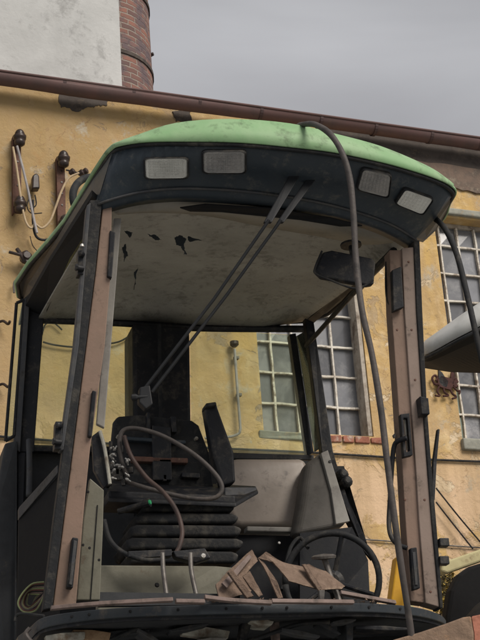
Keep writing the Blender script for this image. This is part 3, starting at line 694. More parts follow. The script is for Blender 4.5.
MB().plate([(92.5, 390, 5.66), (96.5, 391, 5.66), (92, 437, 5.68), (88, 436, 5.68)], .03).build('grab_slot', 'black', fl, bevel=.004)
MB().plate([(72.5, 537, 5.70), (78.5, 538, 5.70), (73, 588, 5.71), (67, 587, 5.71)], .04).build('grab_slot', 'black', fl, bevel=.004)
MB().plate([(74, 540, 5.69), (77, 541, 5.69), (72, 585, 5.7), (69, 584, 5.7)], .01).build('grab_slot', 'greyframe', fl, bevel=.002)
# hinges on the left post
for (x, y, s_) in ((81.5, 262, 1.), (59, 435, 1.15)):
    hg = MB(); Yh = ycol(y) - .02
    hg.plate([(x - 3 * s_, y - 12 * s_, Yh), (x + 3 * s_, y - 12 * s_, Yh), (x + 2 * s_, y + 12 * s_, Yh), (x - 4 * s_, y + 12 * s_, Yh)], .05)
    hg.lathe(P(x - 2, y + 6 * s_, Yh - .01), V((-.9, -.3, .1)), [(-.02, .012), (.008, .012), (.014, .018), (.02, .012)], 8)
    hg.lathe(P(x, y - 8 * s_, Yh - .01), V((-.3, -.9, 0)), [(-.01, .014), (.012, .014), (.02, .006)], 8)
    hg.build('hinge', 'black', fl, bevel=.003)
MB().lathe(P(82, 247, 5.58), Z, [(0, .011), (.012, .008)], 8).build('bolt', 'bright', fl)

# front right post ------------------------------------------------------
a2, b2 = 6.15, 6.17
frp = strip([(389.5, 250), (391.5, 310), (398, 400), (402.5, 470), (405.5, 520), (411, 601)], [(401.8, 250), (404.5, 310), (410.8, 400), (416, 470), (419, 520), (425.6, 603)], 'front_post', 'tan', CB, .07, a=a2, b=b2, bevel=.003, label='taupe front right post with a fold down its length')
strip([(401.9, 248), (404.6, 310), (410.9, 400), (416.1, 470), (419.1, 520), (425.7, 603)], [(413.6, 247), (416.3, 310), (422.3, 402), (427.5, 470), (431.4, 520), (439.5, 607)], 'outer_face', 'taupe', frp, .07, -.012, a=a2, b=b2, bevel=.003)
strip([(413.8, 240), (416.6, 310), (422.6, 402), (427.8, 470), (431.7, 520), (440, 608)], [(419.8, 240), (422.6, 310), (427, 402), (432, 470), (436.4, 520), (443.5, 608)], 'rubber_seal', 'rubber', frp, .08, -.02, a=a2, b=b2)
MB().plate([(420, 396, 6.10), (428.5, 398, 6.10), (430, 414, 6.10), (422, 414, 6.10)], .05).build('catch', 'black', frp, bevel=.003)
for y in (543, 561): MB().box(P(443, y, 6.16), A * .022, D * .02, Z * .018).build('hinge', 'black', frp, bevel=.004)
for x, y in ((408.5, 262), (411.5, 330), (415, 380), (424.5, 500), (430.5, 592), (397, 330), (405, 500)): MB().lathe(P(x, y, 6.13), -D, [(0, .006), (.004, .005)], 8).build('screw', 'rustdark', frp)
# rectangular loop on the right post
lp = MB(); q = [(400.5, 414), (409.5, 413), (413, 455), (404, 457)]
qo = px(*[(x, y, 6.11) for x, y in q]); ce = sum(qo, V()) / 4
qi = px(*[(x, y, 6.11) for x, y in ((403.5, 418), (407.3, 418), (410, 451), (406.5, 452))])
lp.add(qo + qi + [p + D * .03 for p in qo] + [p + D * .03 for p in qi], [(0, 1, 5, 4), (1, 2, 6, 5), (2, 3, 7, 6), (3, 0, 4, 7), (8, 9, 13, 12), (9, 10, 14, 13), (10, 11, 15, 14), (11, 8, 12, 15), (0, 1, 9, 8), (1, 2, 10, 9), (2, 3, 11, 10), (3, 0, 8, 11), (4, 5, 13, 12), (5, 6, 14, 13), (6, 7, 15, 14), (7, 4, 12, 15)])
lp.build('latch_frame', 'black', frp, bevel=.003)
MB().plate([(404, 419, 6.13), (407.6, 419, 6.13), (410, 450, 6.13), (406.8, 450, 6.13)], .004).build('latch_insert', 'pale', frp)
MB().plate([(410.5, 548, 6.12), (417, 547, 6.12), (420.5, 588, 6.12), (413.5, 590, 6.12)], .03).build('grab_slot', 'black', frp, bevel=.004)
MB().plate([(412.5, 552, 6.115), (415.5, 552, 6.115), (418, 585, 6.115), (415.3, 585, 6.115)], .01).build('grab_slot', 'greyframe', frp, bevel=.002)
MB().plate([(392, 270, 6.12), (401.5, 266, 6.12), (404, 307, 6.12), (393.5, 311, 6.12)], .03).build('speaker_box', 'black', frp, bevel=.004)
MB().tube(px((386.5, 262, 6.2), (386, 280, 6.2), (387, 298, 6.2), (391, 306, 6.18), (396, 308, 6.15)), .006, 8).build('wire_loop', 'rubber', frp)
MB().tube(px((407, 438, 6.1), (398, 441, 6.12), (394, 447, 6.14), (392, 465, 6.16), (390, 500, 6.18), (389, 525, 6.18), (392, 538, 6.17), (399, 545, 6.15), (407, 548, 6.14)), .011, 10).build('grab_handle', 'black', frp, smooth=True)
MB().plate([(393, 435, 6.13), (395, 433, 6.13), (396, 437, 6.13), (394, 438, 6.13)], .01).build('clip', 'black', frp)

# rear frame --------------------------------------------------------------
def Yr(x): return 7.35 + (x - 40) / 270 * .4
rw = MB().plate([(41, 322, Yr(41)), (133, 324, Yr(133)), (133, 447, Yr(133)), (33, 447, Yr(33))], .005)
rwf = MB()
rwf.plate([(30, 444.5, 7.34), (134, 447, 7.47), (134, 453, 7.47), (28, 451, 7.34)], .05)
rwf.plate([(188, 451, 7.57), (314, 455, 7.74), (314, 460, 7.74), (188, 458, 7.57)], .05)
rwo = rwf.build('rear_window_frame', 'black', CB, bevel=.004)
rw.build('glass', 'glass', rwo)
MB().plate([(190, 328, Yr(190)), (292, 335, Yr(292)), (309, 455, Yr(309)), (192, 453, Yr(192))], .005).build('glass', 'glass', rwo)
MB().plate([(133, 322, 7.36), (190, 326, 7.44), (192, 470, 7.44), (134, 470, 7.36)], .25).build('rear_column', 'black', CB, bevel=.02, label='wide black column in the middle of the rear window')
MB().plate([(158, 324, 7.34), (161, 324, 7.34), (163, 450, 7.34), (160, 450, 7.34)], .02).build('column_rib', 'rubber', CB)
rr1 = MB().plate([(289.5, 334, 7.72), (296, 333, 7.72), (314, 452, 7.74), (307.5, 456, 7.74)], .05).build('rear_post', 'black', CB, bevel=.004, label='slim black rear right post')
rr2 = MB().plate([(305, 318, 7.62), (314, 322, 7.62), (333, 450, 7.4), (344, 490, 7.3), (367, 541, 7.0), (361, 544, 7.0), (336, 496, 7.3), (322, 452, 7.4)], .05).build('rear_post', 'black', CB, bevel=.004, label='long black rear right post reaching down behind the steering wheel')
MB().plate([(296.5, 336, 7.73), (307, 330, 7.66), (324, 446, 7.62), (314.5, 452, 7.72)], .005).build('corner_glass', 'glass', CB)
for x, y in ((341, 476), (345, 483)): MB().lathe(P(x, y, 7.24), -D, [(-.02, .03), (.03, .032), (.045, .02), (.05, .012)], 12).build('latch_knob', 'black', rr2)
MB().plate([(333, 466, 7.32), (344, 466, 7.32), (352, 500, 7.28), (372, 560, 7.0), (362, 548, 7.0), (344, 500, 7.28)], .02).build('flap', 'rubber', rr2)
# rear left post and open quarter window
rl = MB().plate([(29, 294, 7.33), (44, 317, 7.33), (34, 452, 7.33), (17, 452, 7.33)], .08).build('rear_post', 'black', CB, bevel=.006, label='thick black rear left post')
MB().plate([(25, 298, 7.29), (30, 296, 7.29), (20, 452, 7.3), (13.5, 448, 7.3)], .05).build('post_flange', 'greyframe', rl, bevel=.003)
qw = MB(); 
for (x0, y0), (x1, y1) in (((16.5, 303), (5.5, 441)), ((5.5, 441), (14, 436)), ((24, 300), (14, 436)), ((16.5, 303), (24, 300))):
    qw.tube([P(x0, y0, 7.3), P(x1, y1, 7.3)], .009, 6, smooth=False)
qwo = qw.build('quarter_window', 'black', CB)
MB().plate([(16.5, 303, 7.3), (24, 300, 7.3), (14, 436, 7.3), (5.5, 441, 7.3)], .005).build('glass', 'glass', qwo)
MB().plate([(5, 443, 7.28), (17.5, 440, 7.28), (17, 640, 7.1), (15, 760, 7.1), (-45, 760, 7.1), (-8, 520, 7.2)], .3).build('side_panel', 'panel', CB, bevel=.01)
MB().plate([(17.2, 452, 7.32), (26, 452, 7.32), (25, 500, 7.3), (22, 640, 7.1), (17, 640, 7.1)], .1).build('door_jamb', 'black', CB, bevel=.006)
MB().tube(px((29, 440, 7.25), (29.5, 470, 7.2), (29, 496, 7.15)), .016, 10).build('jamb_tube', 'greyframe', CB, smooth=True)
MB().plate([(14, 450, 7.42), (134, 456, 7.52), (134, 640, 7.52), (6, 640, 7.42)], .03).build('rear_panel', 'panel', CB)
MB().plate([(19, 507, 6.9), (58, 464, 6.55), (58, 473, 6.55), (19, 519, 6.9)], .05).build('diagonal_brace', 'greyframe', CB, bevel=.006)
MB().plate([(19, 520, 6.92), (60, 474, 6.57), (60, 700, 6.57), (16, 700, 6.92)], .03).build('lower_side_panel', 'dark', CB)
MB().plate([(134, 456, 7.55), (320, 461, 7.72), (352, 640, 7.5), (134, 640, 7.5)], .03).build('rear_panel', 'inner', CB)

# right inner panel and tank --------------------------------------------------
ip = MB().plate([(x, y, 7.2 - (y - 450) * .0023) for x, y in ((306, 463), (326, 449), (349, 524), (320, 530), (294, 535), (300, 505))], .12).build('inner_panel', 'tankd', CB, bevel=.035, seg=5)
MB().plate([(x, y, 7.175 - (y - 450) * .0023) for x, y in ((321, 453), (328, 450), (350, 521), (336, 524), (331, 490))], .03).build('panel_edge', 'greyplastic', ip, bevel=.003)
for x, y in ((333, 470), (345, 510)): MB().lathe(P(x - 3, y - 8, 7.15), -D, [(0, .01), (.008, .008)], 8).build('screw', 'black', ip)
def rbox(corners, t, name, mt, parent, r=.03):
    return MB().plate(corners, t).build(name, mt, parent, bevel=r, seg=5)
tk = rbox([(233, 458, 7.25), (305, 458, 7.3), (313, 478, 7.3), (313, 515, 7.25), (300, 526, 7.25), (236, 526, 7.2), (228, 510, 7.2), (228, 470, 7.2)], .25, 'tank', 'tank', CB, .03)
for po in tk.data.polygons: po.use_smooth = True
MB().plate([(247, 526, 7.05), (293, 527, 7.1), (293, 532, 7.1), (247, 531, 7.05)], .06).build('ledge', 'greyplastic', tk, bevel=.006)
MB().plate([(200, 534, 7.3), (300, 536, 7.3), (330, 600, 7.0), (200, 600, 7.0)], .04).build('bulkhead', 'inner', CB)
MB().plate([(300, 533, 6.9), (352, 527, 6.9), (368, 560, 6.8), (372, 640, 6.7), (300, 640, 6.7)], .03).build('side_lining', 'inner', CB)
MB().lathe(P(279, 543, 6.95), -D, [(0, .008), (.006, .006)], 8).build('screw', 'bright', CB)
MB().tube(px((282, 590, 6.6), (287, 560, 6.7), (292, 545, 6.8), (300, 538, 6.85), (308, 548, 6.8)), .009, 8).build('hose', 'rubber', CB)
# front low panel below seat
MB().plate([(98, 565, 6.2), (216, 566, 6.3), (240, 568, 6.3), (240, 640, 6.3), (98, 640, 6.2)], .06).build('seat_box', 'greygreen', CB, bevel=.006)
MB().lathe(P(157, 585, 6.19), -D, [(0, .011), (.008, .008)], 8).build('screw', 'dark', CB)
# seat --------------------------------------------------------------------
seat = MB().plate([(113, 480, 6.75), (215, 484, 6.85), (256, 486, 6.75), (258, 490, 6.6), (236, 503, 6.4), (108, 498, 6.35), (107, 490, 6.4)], 0.02, -Z + D * .0).build('seat', 'black', CB, bevel=.006, label='bare black seat frame without cushion')
MB().plate([(108, 490, 6.36), (236, 495, 6.42), (236, 505, 6.42), (108, 501, 6.36)], .2).build('seat_pan', 'black', seat, bevel=.012)
MB().plate([(225, 487, 6.55), (257, 487, 6.62), (257, 491, 6.62), (238, 503, 6.5), (225, 503, 6.5)], .1).build('side_shelf', 'greyframe', seat, bevel=.006)
bk = MB().plate([(x, y, 6.73) for x, y in ((114, 421), (118, 416), (140, 414.5), (192, 420), (199, 425), (210, 454), (214, 488), (106, 486), (111, 450))], .05)
back = bk.build('backrest', 'rubber', seat, bevel=.012, seg=3)
for q in ([(147, 412), (150, 412), (151, 430), (148, 430)], [(171, 416), (176, 416), (177, 432), (172, 432)], [(152, 425), (171, 427), (172, 480), (153, 480)], [(132, 456), (188, 458), (188, 463), (132, 461)], [(163, 474), (167, 474), (167, 481), (163, 481)], [(182, 472), (200, 473), (200, 478), (182, 477)]):
    MB().plate([(x, y, 6.69) for x, y in q], .04).build('back_plate', 'rustdark' if q[0][0] == 132 else 'black', back, bevel=.004)
for x, y in ((118, 437), (196, 439)): MB().lathe(P(x, y, 6.725), -D, [(-.01, .009), (.012, .009)], 10).build('bolt', 'pale', back)
MB().plate([(126, 436, 6.69), (186, 440, 6.7), (186, 444, 6.7), (126, 440, 6.69)], .04).build('back_plate', 'fascia', back, bevel=.006)
ar_ = MB().plate([(x, y, 6.62) for x, y in ((204.5, 405), (216.5, 402.5), (218, 408), (234, 452), (236, 482), (222, 486), (213, 455))], .07).build('armrest', 'black', seat, bevel=.012, seg=3)
MB().plate([(206, 403, 6.59), (216, 401.5, 6.59), (217, 405, 6.59), (206, 407, 6.59)], .08).build('armrest_end', 'rubber', ar_, bevel=.005)
for i, (xl, xr, y0, y1) in enumerate(((142, 236, 503, 511), (134, 240, 512, 523), (129, 243, 524, 536), (125, 245, 537, 549), (128, 240, 550, 563))):
    c = [(xl, y0 + 3), (xl + 8, y0), (xr - 8, y0 + 1), (xr, y0 + 4), (xr - 4, y1), (xl + 4, y1)]
    MB().plate([(x, y, 6.42) for x, y in c], .3).build('bellows', 'rubber', seat, bevel=.014, seg=4)
# seat controls
cp = MB().plate([(128, 551, 6.1), (172, 549, 6.12), (172, 556, 6.12), (150, 557, 6.1), (128, 557, 6.1)], .05).build('lever_console', 'black', CB, bevel=.004)
MB().plate([(173, 551, 6.12), (205, 548, 6.14), (211, 558, 6.14), (196, 563, 6.14), (176, 557, 6.12)], .05).build('lever_console', 'black', CB, bevel=.004)
MB().lathe(P(203, 556, 6.1), -D, [(-.01, .012), (.01, .01)], 8).build('screw', 'bright', CB)
for x0, x1 in ((162.5, 167.5), (190.5, 198)):
    MB().tube(px((x0, 553, 6.05), (x0 + 1, 572, 6.03), (x1, 602, 6.0)), .010, 10).build('lever', 'rod', CB, smooth=True)
MB().lathe(P(148, 503, 6.3), V((1, -.4, .1)), [(-.15, .014), (-.02, .014), (-.02, .02), (.01, .02)], 12).build('lever', 'black', CB, smooth=False)
MB().lathe(P(149, 502.5, 6.29), V((1, -.4, .1)), [(.0, .012), (.008, .010)], 10).build('lever_cap', 'greenlight', CB)
# left control cluster
cl = MB().tube(px((100, 431, 6.2), (104, 445, 6.2), (107, 462, 6.2), (110, 484, 6.2)), .008, 8).build('grab_strip', 'pale', CB)
MB().plate([(92, 436, 6.22), (100, 430, 6.22), (109, 483, 6.22), (104, 488, 6.22), (94, 470, 6.22)], .03).build('control_plate', 'black', CB, bevel=.004)
rnd = random.Random(11)
for k in range(20):
    kb = MB()
    x = rnd.uniform(110, 128); y = rnd.uniform(446, 480)
    a = V((rnd.uniform(-1, 1), rnd.uniform(-1, 1), rnd.uniform(-1, 1))).normalized()
    kb.lathe(P(x, y, 6.25 + rnd.uniform(-.04, .06)), a, [(-.014, .003), (-.008, .0065), (.0, .0065), (.002, .0035), (.014, .0035)], 7)
    kb.build('control_valve', 'bright', CB)
for k in range(14):
    kb = MB()
    x = rnd.uniform(108, 130); y = rnd.uniform(444, 484)
    kb.box(P(x, y, 6.3), V((rnd.uniform(.008, .02), 0, 0)), V((0, .02, .004)), V((0, 0, rnd.uniform(.006, .02))))
    kb.build('valve_block', 'black', CB, bevel=.003)

# steering wheel
sw_c = P(332, 580, 6.25); axn = (CAM - sw_c + V((-.6, 0, 1.2))).normalized()
a_ = axn.cross(Z).normalized(); b_ = axn.cross(a_)
sw = MB(); Rw = .205
cpts = [sw_c + (a_ * math.cos(t) + b_ * math.sin(t)) * Rw for t in [2 * math.pi * k / 48 for k in range(49)]]
sw.tube(cpts, .014, 10, smooth=False)
swo = sw.build('steering_wheel', 'rubber', CB, smooth=True)
for t in (.6, 2.7, 4.4):
    MB().tube([sw_c - axn * .05, sw_c + (a_ * math.cos(t) + b_ * math.sin(t)) * Rw], .011, 8, smooth=False).build('spoke', 'black', swo)
MB().lathe(sw_c - axn * .09, axn, [(0, .03), (.03, .05), (.06, .05), (.07, .03)], 16).build('hub', 'black', swo)
MB().tube([sw_c - axn * .08, sw_c - axn * .5 - Z * .2], .03, 10, smooth=False).build('steering_column', 'black', CB)
tl = MB().tube(px((324, 558, 5.98), (331, 578, 5.98), (341, 606, 5.95)), .012, 10).build('park_lever', 'rod', CB, smooth=True)
MB().lathe(P(324, 560, 5.98), (Z + V((0, -.25, 0))), [(0, .012), (.006, .05), (.016, .052), (.022, .04), (.026, 0)], 20).build('knob', 'rod', tl, smooth=False)
MB().plate([(319, 590, 5.8), (325, 590, 5.8), (324, 604, 5.8), (320, 604, 5.8)], .02).build('stub', 'rod', CB, bevel=.003)

# mirror inside the roof
mr_ = MB(); q = [(323, 252), (332, 250), (372, 258), (376, 262), (374, 284), (368, 285), (322, 277), (315, 270)]
mr_.plate([(x, y, 6.05) for x, y in q], .035); mo = mr_.build('mirror', 'black', CB, bevel=.008, seg=3)
MB().tube([P(x, y, 6.02) for x, y in ((322, 251), (315, 268), (316, 274), (330, 280), (352, 288), (364, 286), (373, 280))], .005, 8).build('mirror_rim', 'rubber', mo)
MB().tube(px((351, 247, 6.1), (352, 252, 6.08), (353, 258, 6.08)), .012, 8).build('mirror_arm', 'black', mo)
MB().lathe(P(351, 246, 6.12), Z, [(0, .05), (.01, .05), (.012, .02)], 14).build('mirror_foot', 'black', mo)
# strut
st = MB().tube(px((391, 254, 6.35), (350, 297, 6.9), (306, 346, 7.5)), .013, 8, smooth=False).build('gas_strut', 'black', CB)
MB().tube(px((394, 251, 6.3), (372, 273, 6.6), (358, 289, 6.8)), .020, 8, smooth=False).build('strut_body', 'black', st)

# wiper
wi = empty('wiper_tmp', (0, 0, 0), '', '') if False else None
wa = MB().plate([(290, 174, fas_pt(290, 174).y + .01), (301, 174, fas_pt(300, 174).y + .01), (272, 222, 5.53), (264, 222, 5.53)], .02).build('wiper_arm', 'wiperblack', CB, bevel=.004)
MB().plate([(307, 178, fas_pt(307, 178).y + .01), (317, 178, fas_pt(316, 178).y + .01), (284, 222, 5.56), (277, 222, 5.56)], .02).build('wiper_sleeve', 'wiperblack', wa, bevel=.004)
MB().tube(px((269, 220, 5.53), (214, 299, 5.6), (139, 396, 5.68)), .0075, 8, smooth=False).build('wiper_rod', 'wiperblack', wa)
MB().tube(px((281, 220, 5.56), (226, 296, 5.62), (152, 392, 5.68)), .0075, 8, smooth=False).build('wiper_rod', 'wiperblack', wa)
wh = MB().plate([(140, 387, 5.66), (150, 385, 5.66), (153, 404, 5.66), (146, 409, 5.66), (139, 402, 5.66)], .04).build('wiper_hub', 'wiperblack', wa, bevel=.005)
MB().lathe(P(131, 397.5, 5.66), V((1, .1, 0)), [(0, .008), (.004, .014), (.02, .015), (.03, .008), (.07, .008)], 10).build('hub_pin', 'wiperblack', wa)
# sill beam ---------------------------------------------------------------
def sill_row(x, yt, yb, Y):
    p = P(x, yt, Y); q = P(x, yb, Y)
    return [p, q, q + D * .10 + Z * .01, p + D * .10]
sp = [(18, 636, 650, 5.95), (30, 627, 640, 5.83), (44, 617, 628.5, 5.72), (80, 611, 621.5, 5.60), (130, 607, 617, 5.52), (190, 605, 615, 5.47), (250, 604, 613.5, 5.47), (310, 603.5, 612.5, 5.55), (360, 603, 612, 5.68), (400, 605, 614, 5.86), (425, 609, 617.5, 6.0), (441, 615, 622, 6.12), (446, 620, 625, 6.2)]
tpt = spline([P(x, a, Y) for x, a, b, Y in sp], 5); bpt = spline([P(x, b, Y) for x, a, b, Y in sp], 5)
sill = MB().rings([[p, q, q + D * .09, p + D * .09] for p, q in zip(tpt, bpt)]).build('sill_beam', 'sillmat', CB, bevel=.008, seg=3)
MB().rings([[q + D * .02 + Z * .001, q + D * .02 - Z * .012, q + D * .03 - Z * .012, q + D * .03 + Z * .001] for q in bpt]).build('sill_flange', 'black', sill)
for x in (72, 90, 133, 178, 222, 268, 285, 330, 372, 398):
    j = min(range(len(tpt)), key=lambda k: abs((tpt[k] - P(x, 608, tpt[k].y)).x)); c = tpt[j].lerp(bpt[j], .45)
    MB().lathe(c - D * .002, -D, [(0, .006), (.004, .005)], 8).build('rivet', 'dark', sill)
# strips lying along the sill
for q in (((51, 607.5, 5.63), (100, 603, 5.52), (173, 599, 5.44)), ((176, 600.5, 5.44), (205, 601, 5.43)), ((205, 596.5, 5.43), (235, 600, 5.43), (272, 602, 5.44)), ((272, 600.5, 5.44), (315, 601, 5.5), (354, 601.5, 5.6)), ((341, 592, 5.7), (368, 597, 5.75), (396, 602, 5.84))):
    pts = spline([P(*p) for p in q], 6); k = MB().rings([[p + Z * .008, p - Z * .008 - D * .006, p - Z * .010 + D * .02, p + Z * .006 + D * .02] for p in pts])
    k.build('trim_strip', 'strip', sill, bevel=.002)
MB().plate([(99, 592, 5.9), (240, 594, 5.95), (240, 604, 5.95), (99, 606, 5.9)], .03).build('floor_lip', 'panel', CB)
# floor and under-structure
fl0 = px((44, 622, 5.78), (130, 612, 5.6), (250, 609, 5.56), (360, 608, 5.76), (440, 618, 6.18))
mb = MB().prism(fl0 + [fl0[-1] + D * 1.5, fl0[0] + D * 1.6], -Z * .03).build('floor', 'panel', CB)
un = MB()
un.box(V((-.1, 6.7, 2.45)), A * .6, D * .6, Z * .25)
un.build('under_frame', 'dark', CB, bevel=.02)
rnd = random.Random(5)
for i, (x, y, w_, h_, mt, rot) in enumerate(((66, 637, 40, 8, 'pale', -.12), (92, 635, 38, 9, 'yellowfoam', .05), (128, 632, 44, 4, 'panel', -.08), (206, 632, 48, 9, 'pale', .1), (190, 627, 40, 3, 'panel', -.2), (150, 636, 30, 3, 'greyframe', .5), (246, 628, 10, 26, 'black', .2), (278, 630, 5, 30, 'strip', -.1), (262, 621, 24, 5, 'pale', .15), (301, 633, 40, 4, 'greyframe', .18), (330, 628, 26, 3, 'panel', .5), (350, 634, 8, 30, 'panel', 0), (345, 621, 24, 3, 'greyframe', -.15), (212, 640, 30, 4, 'greyplastic', -.1), (385, 628, 60, 3, 'black', .03))):
    ca, sa = math.cos(rot), math.sin(rot); Yq = 5.75 + .02 * (i % 4)
    c = [(x + dx * ca - dy * sa, y + dx * sa + dy * ca, Yq) for dx, dy in ((-w_ / 2, -h_ / 2), (0, -h_ / 2 - .8), (w_ / 2, -h_ / 2 + 1), (w_ / 2 - 1.5, h_ / 2), (0, h_ / 2 + 1), (-w_ / 2 + 1, h_ / 2))]
    MB().plate(c, .05 + .03 * (i % 3)).build('under_bracket', mt, CB, bevel=.003)
for q, mt in (((( 30, 628), (26, 634), (32, 642), (40, 646)), 'hose'), (((110, 640), (140, 628), (180, 622), (215, 618)), 'rubber'), (((240, 645), (275, 632), (300, 624), (330, 622)), 'rubber')):
    MB().tube([P(x, y, 5.78) for x, y in q], .009, 8).build('under_hose', mt, CB)
MB().plate([(40, 622, 6.0), (445, 622, 6.35), (445, 760, 6.35), (40, 760, 6.0)], .05).build('front_bulkhead', 'dark', CB)
# chassis, axle and wheels below the picture
MB().box(V((-.2, 7.2, 1.55)), A * .5, D * 1.3, Z * .55).build('chassis', 'panel', CB, bevel=.05)
MB().tube([V((-.1, 6.9, .85)) - A * 1.3, V((-.1, 6.9, .85)) + A * 1.3], .1, 12, smooth=False).build('axle', 'black', CB)
for sgn in (-1, 1):
    wc = V((-.1, 6.9, .85)) + A * 1.25 * sgn
    wh_ = MB().lathe(wc - A * .25, A, [(0, .45), (.02, .7), (.08, .82), (.25, .85), (.42, .82), (.48, .7), (.5, .45)], 40).build('wheel', 'tyre', CB, smooth=True)
    MB().lathe(wc - A * .2, A, [(0, .05), (.0, .4), (.05, .45), (.35, .45), (.4, .4), (.4, .05)], 24).build('rim', 'cream', wh_)

# loose things in/on the cab ---------------------------------------------------
def angle_iron(name, q1, q2, label, t=.006):
    r = MB().plate(jag(q1, .6, len(label)), t * .9)
    if q2: r.plate(jag(q2, .5, 3), t * 1.3, D + V((0, 0, .3)))
    return tag(r.build(name, 'rust', bevel=.002), label, 'scrap metal', 'rusty scrap brackets on the cab floor')
angle_iron('rusty_bracket', [(258, 558, 6.0), (266, 551.5, 6.0), (283, 562, 6.0), (305, 567, 6.02), (318, 589, 5.9), (289, 581, 5.88), (273, 562, 5.95)], [(258, 558, 6.0), (264, 562, 5.99), (276, 579, 5.9), (283, 598, 5.88), (278, 598, 5.88), (268, 575, 5.92)], 'rust brown bent channel in the middle of the scrap pile', .012)
angle_iron('rusty_bracket', [(303, 565, 5.96), (309, 564, 5.96), (326, 571, 5.96), (345, 586, 5.92), (342, 589, 5.9), (321, 590, 5.88)], [(303, 565, 5.955), (306, 564, 5.955), (322, 588, 5.87), (319, 591, 5.87)], 'rust brown bracket at the right end of the scrap pile, beside the lever', .014)
angle_iron('rusty_bracket', [(216, 584, 5.9), (229, 570, 5.93), (252, 549.5, 5.98), (258, 561, 5.97), (243, 577, 5.93), (252, 591, 5.9), (234, 597, 5.88), (219, 598, 5.87)], [(243, 577, 5.92), (250, 571, 5.93), (263, 595, 5.88), (259, 597, 5.88)], 'grey brown folded bracket at the left end of the scrap pile', .012)
tag(MB().plate([(222, 583, 5.86), (249, 554, 5.95), (252, 557, 5.95), (227, 588, 5.86)], .02).build('rusty_bar', 'strip', bevel=.002), 'pale rusty flat bar leaning across the left bracket', 'scrap metal', 'rusty scrap brackets on the cab floor')
tag(MB().plate([(228, 572, 5.84), (233, 570, 5.84), (254, 596, 5.84), (247, 598, 5.84)], .02).build('rusty_bar', 'rust', bevel=.002), 'short brown strut crossing the left bracket from the other side', 'scrap metal', 'rusty scrap brackets on the cab floor')

rnd = random.Random(21); cr_ = MB()
for k in range(150):
    x = rnd.gauss(280, 60); Yq = 5.56 + rnd.uniform(.0, .10) + max(0, abs(x - 240) - 60) * .0018
    if not 180 < x < 385: continue
    c = P(x, 602.5 - rnd.random() ** 2 * 4, Yq); r_ = rnd.uniform(.003, .010)
    vs = [c + V((rnd.uniform(-1, 1), rnd.uniform(-1, 1), rnd.uniform(-.6, .6))) * r_ for _ in range(5)]
    cr_.add(vs, [(0, 1, 2), (0, 2, 3), (0, 3, 4), (1, 2, 4), (2, 3, 4), (0, 1, 4)])
o = tag(cr_.build('rust_crumbs', 'rust'), 'scattered rust crumbs and grit along the cab sill', 'debris'); o['kind'] = 'stuff'
tag(MB().tube(px((296, 128, 5.62), (303, 124.5, 5.55), (316, 125, 5.44), (331, 135, 5.36), (343, 155, 5.33), (350, 180, 5.33), (353.5, 215, 5.34), (356, 260, 5.35), (362, 310, 5.35), (372, 355, 5.36), (381, 410, 5.37), (387, 460, 5.38), (394, 515, 5.40), (401, 565, 5.43), (410, 625, 5.5), (415, 670, 5.55)), lambda t: .013 * (1 + .05 * math.sin(t * 61) * math.sin(t * 23)), 12).build('draped_hose', 'hose', smooth=True), 'long grey rubber hose draped over the green roof and hanging past the sill', 'hose')
tag(MB().tube(px((431, 218, 6.3), (438, 221, 6.15), (447, 232, 6.0), (457, 255, 5.9), (466, 290, 5.85), (474, 325, 5.8), (482, 360, 5.8), (492, 400, 5.8), (500, 470, 5.8), (505, 600, 5.8)), .0135, 12).build('hanging_cable', 'rubber', smooth=True), 'thick black cable hanging from the right roof corner', 'cable')
tag(MB().tube(px((128, 478, 6.28), (122, 462, 6.27), (119.5, 442, 6.27), (124, 430, 6.27), (140, 429, 6.27), (165, 437, 6.27), (195, 455, 6.27), (216, 475, 6.27), (222, 489, 6.27), (214, 498, 6.27), (190, 498, 6.28), (150, 489, 6.3), (115, 478, 6.32), (100, 474, 6.3)), .0105, 12).build('coiled_hose', 'hose', smooth=True), 'grey brown hose looped in a big oval in front of the seat back', 'hose')
tag(MB().tube(px((124, 436, 6.24), (131, 456, 6.24), (146, 477, 6.24), (163, 492, 6.22), (176, 510, 6.2), (182, 530, 6.18), (180, 545, 6.16), (176, 553, 6.15)), .0105, 12).build('drooping_hose', 'brownhose', smooth=True), 'brown hose drooping from the oval loop down to the levers', 'hose')
tag(MB().tube(px((104, 520, 6.15), (110, 540, 6.14), (124, 553, 6.12), (145, 560, 6.1), (163, 560, 6.1)), .011, 12).build('low_hose', 'rubber', smooth=True), 'black hose curving low from the left kick panel to the levers', 'hose')
tag(MB().tube(px((92, 184, 7.6), (97, 178, 7.4), (86, 178, 7.3), (77, 184, 7.25), (73, 194, 7.2), (75, 206, 7.2), (84, 212, 7.25)), .022, 12).build('roof_hose', 'rubber', smooth=True), 'stub of thick black hose curling out above the left roof edge', 'hose')
wb = empty('wire_bundle', P(28, 600, 6.0), 'coiled bundle of green and red wires at the foot of the left post', 'wires')
for k in range(9):
    o = k * 1.6
    MB().tube([P(x, y, 5.95 + .01 * k) for x, y in ((44, 582 + o), (32, 584 + o * .8), (22 + o * .5, 594), (18 + o * .7, 604), (24 + o * .6, 612 - o * .5), (36, 610 - o), (45 + rnd.uniform(-2, 2), 596 - o * .3))], .0035, 6).build('wire', ('wiregreen', 'wirered', 'rubber', 'strip')[k % 4], wb)
MB().tube(px((15, 621, 5.86), (17, 615, 5.86), (26, 614, 5.84), (44, 616, 5.74)), .006, 6).build('wire', 'rubber', wb)

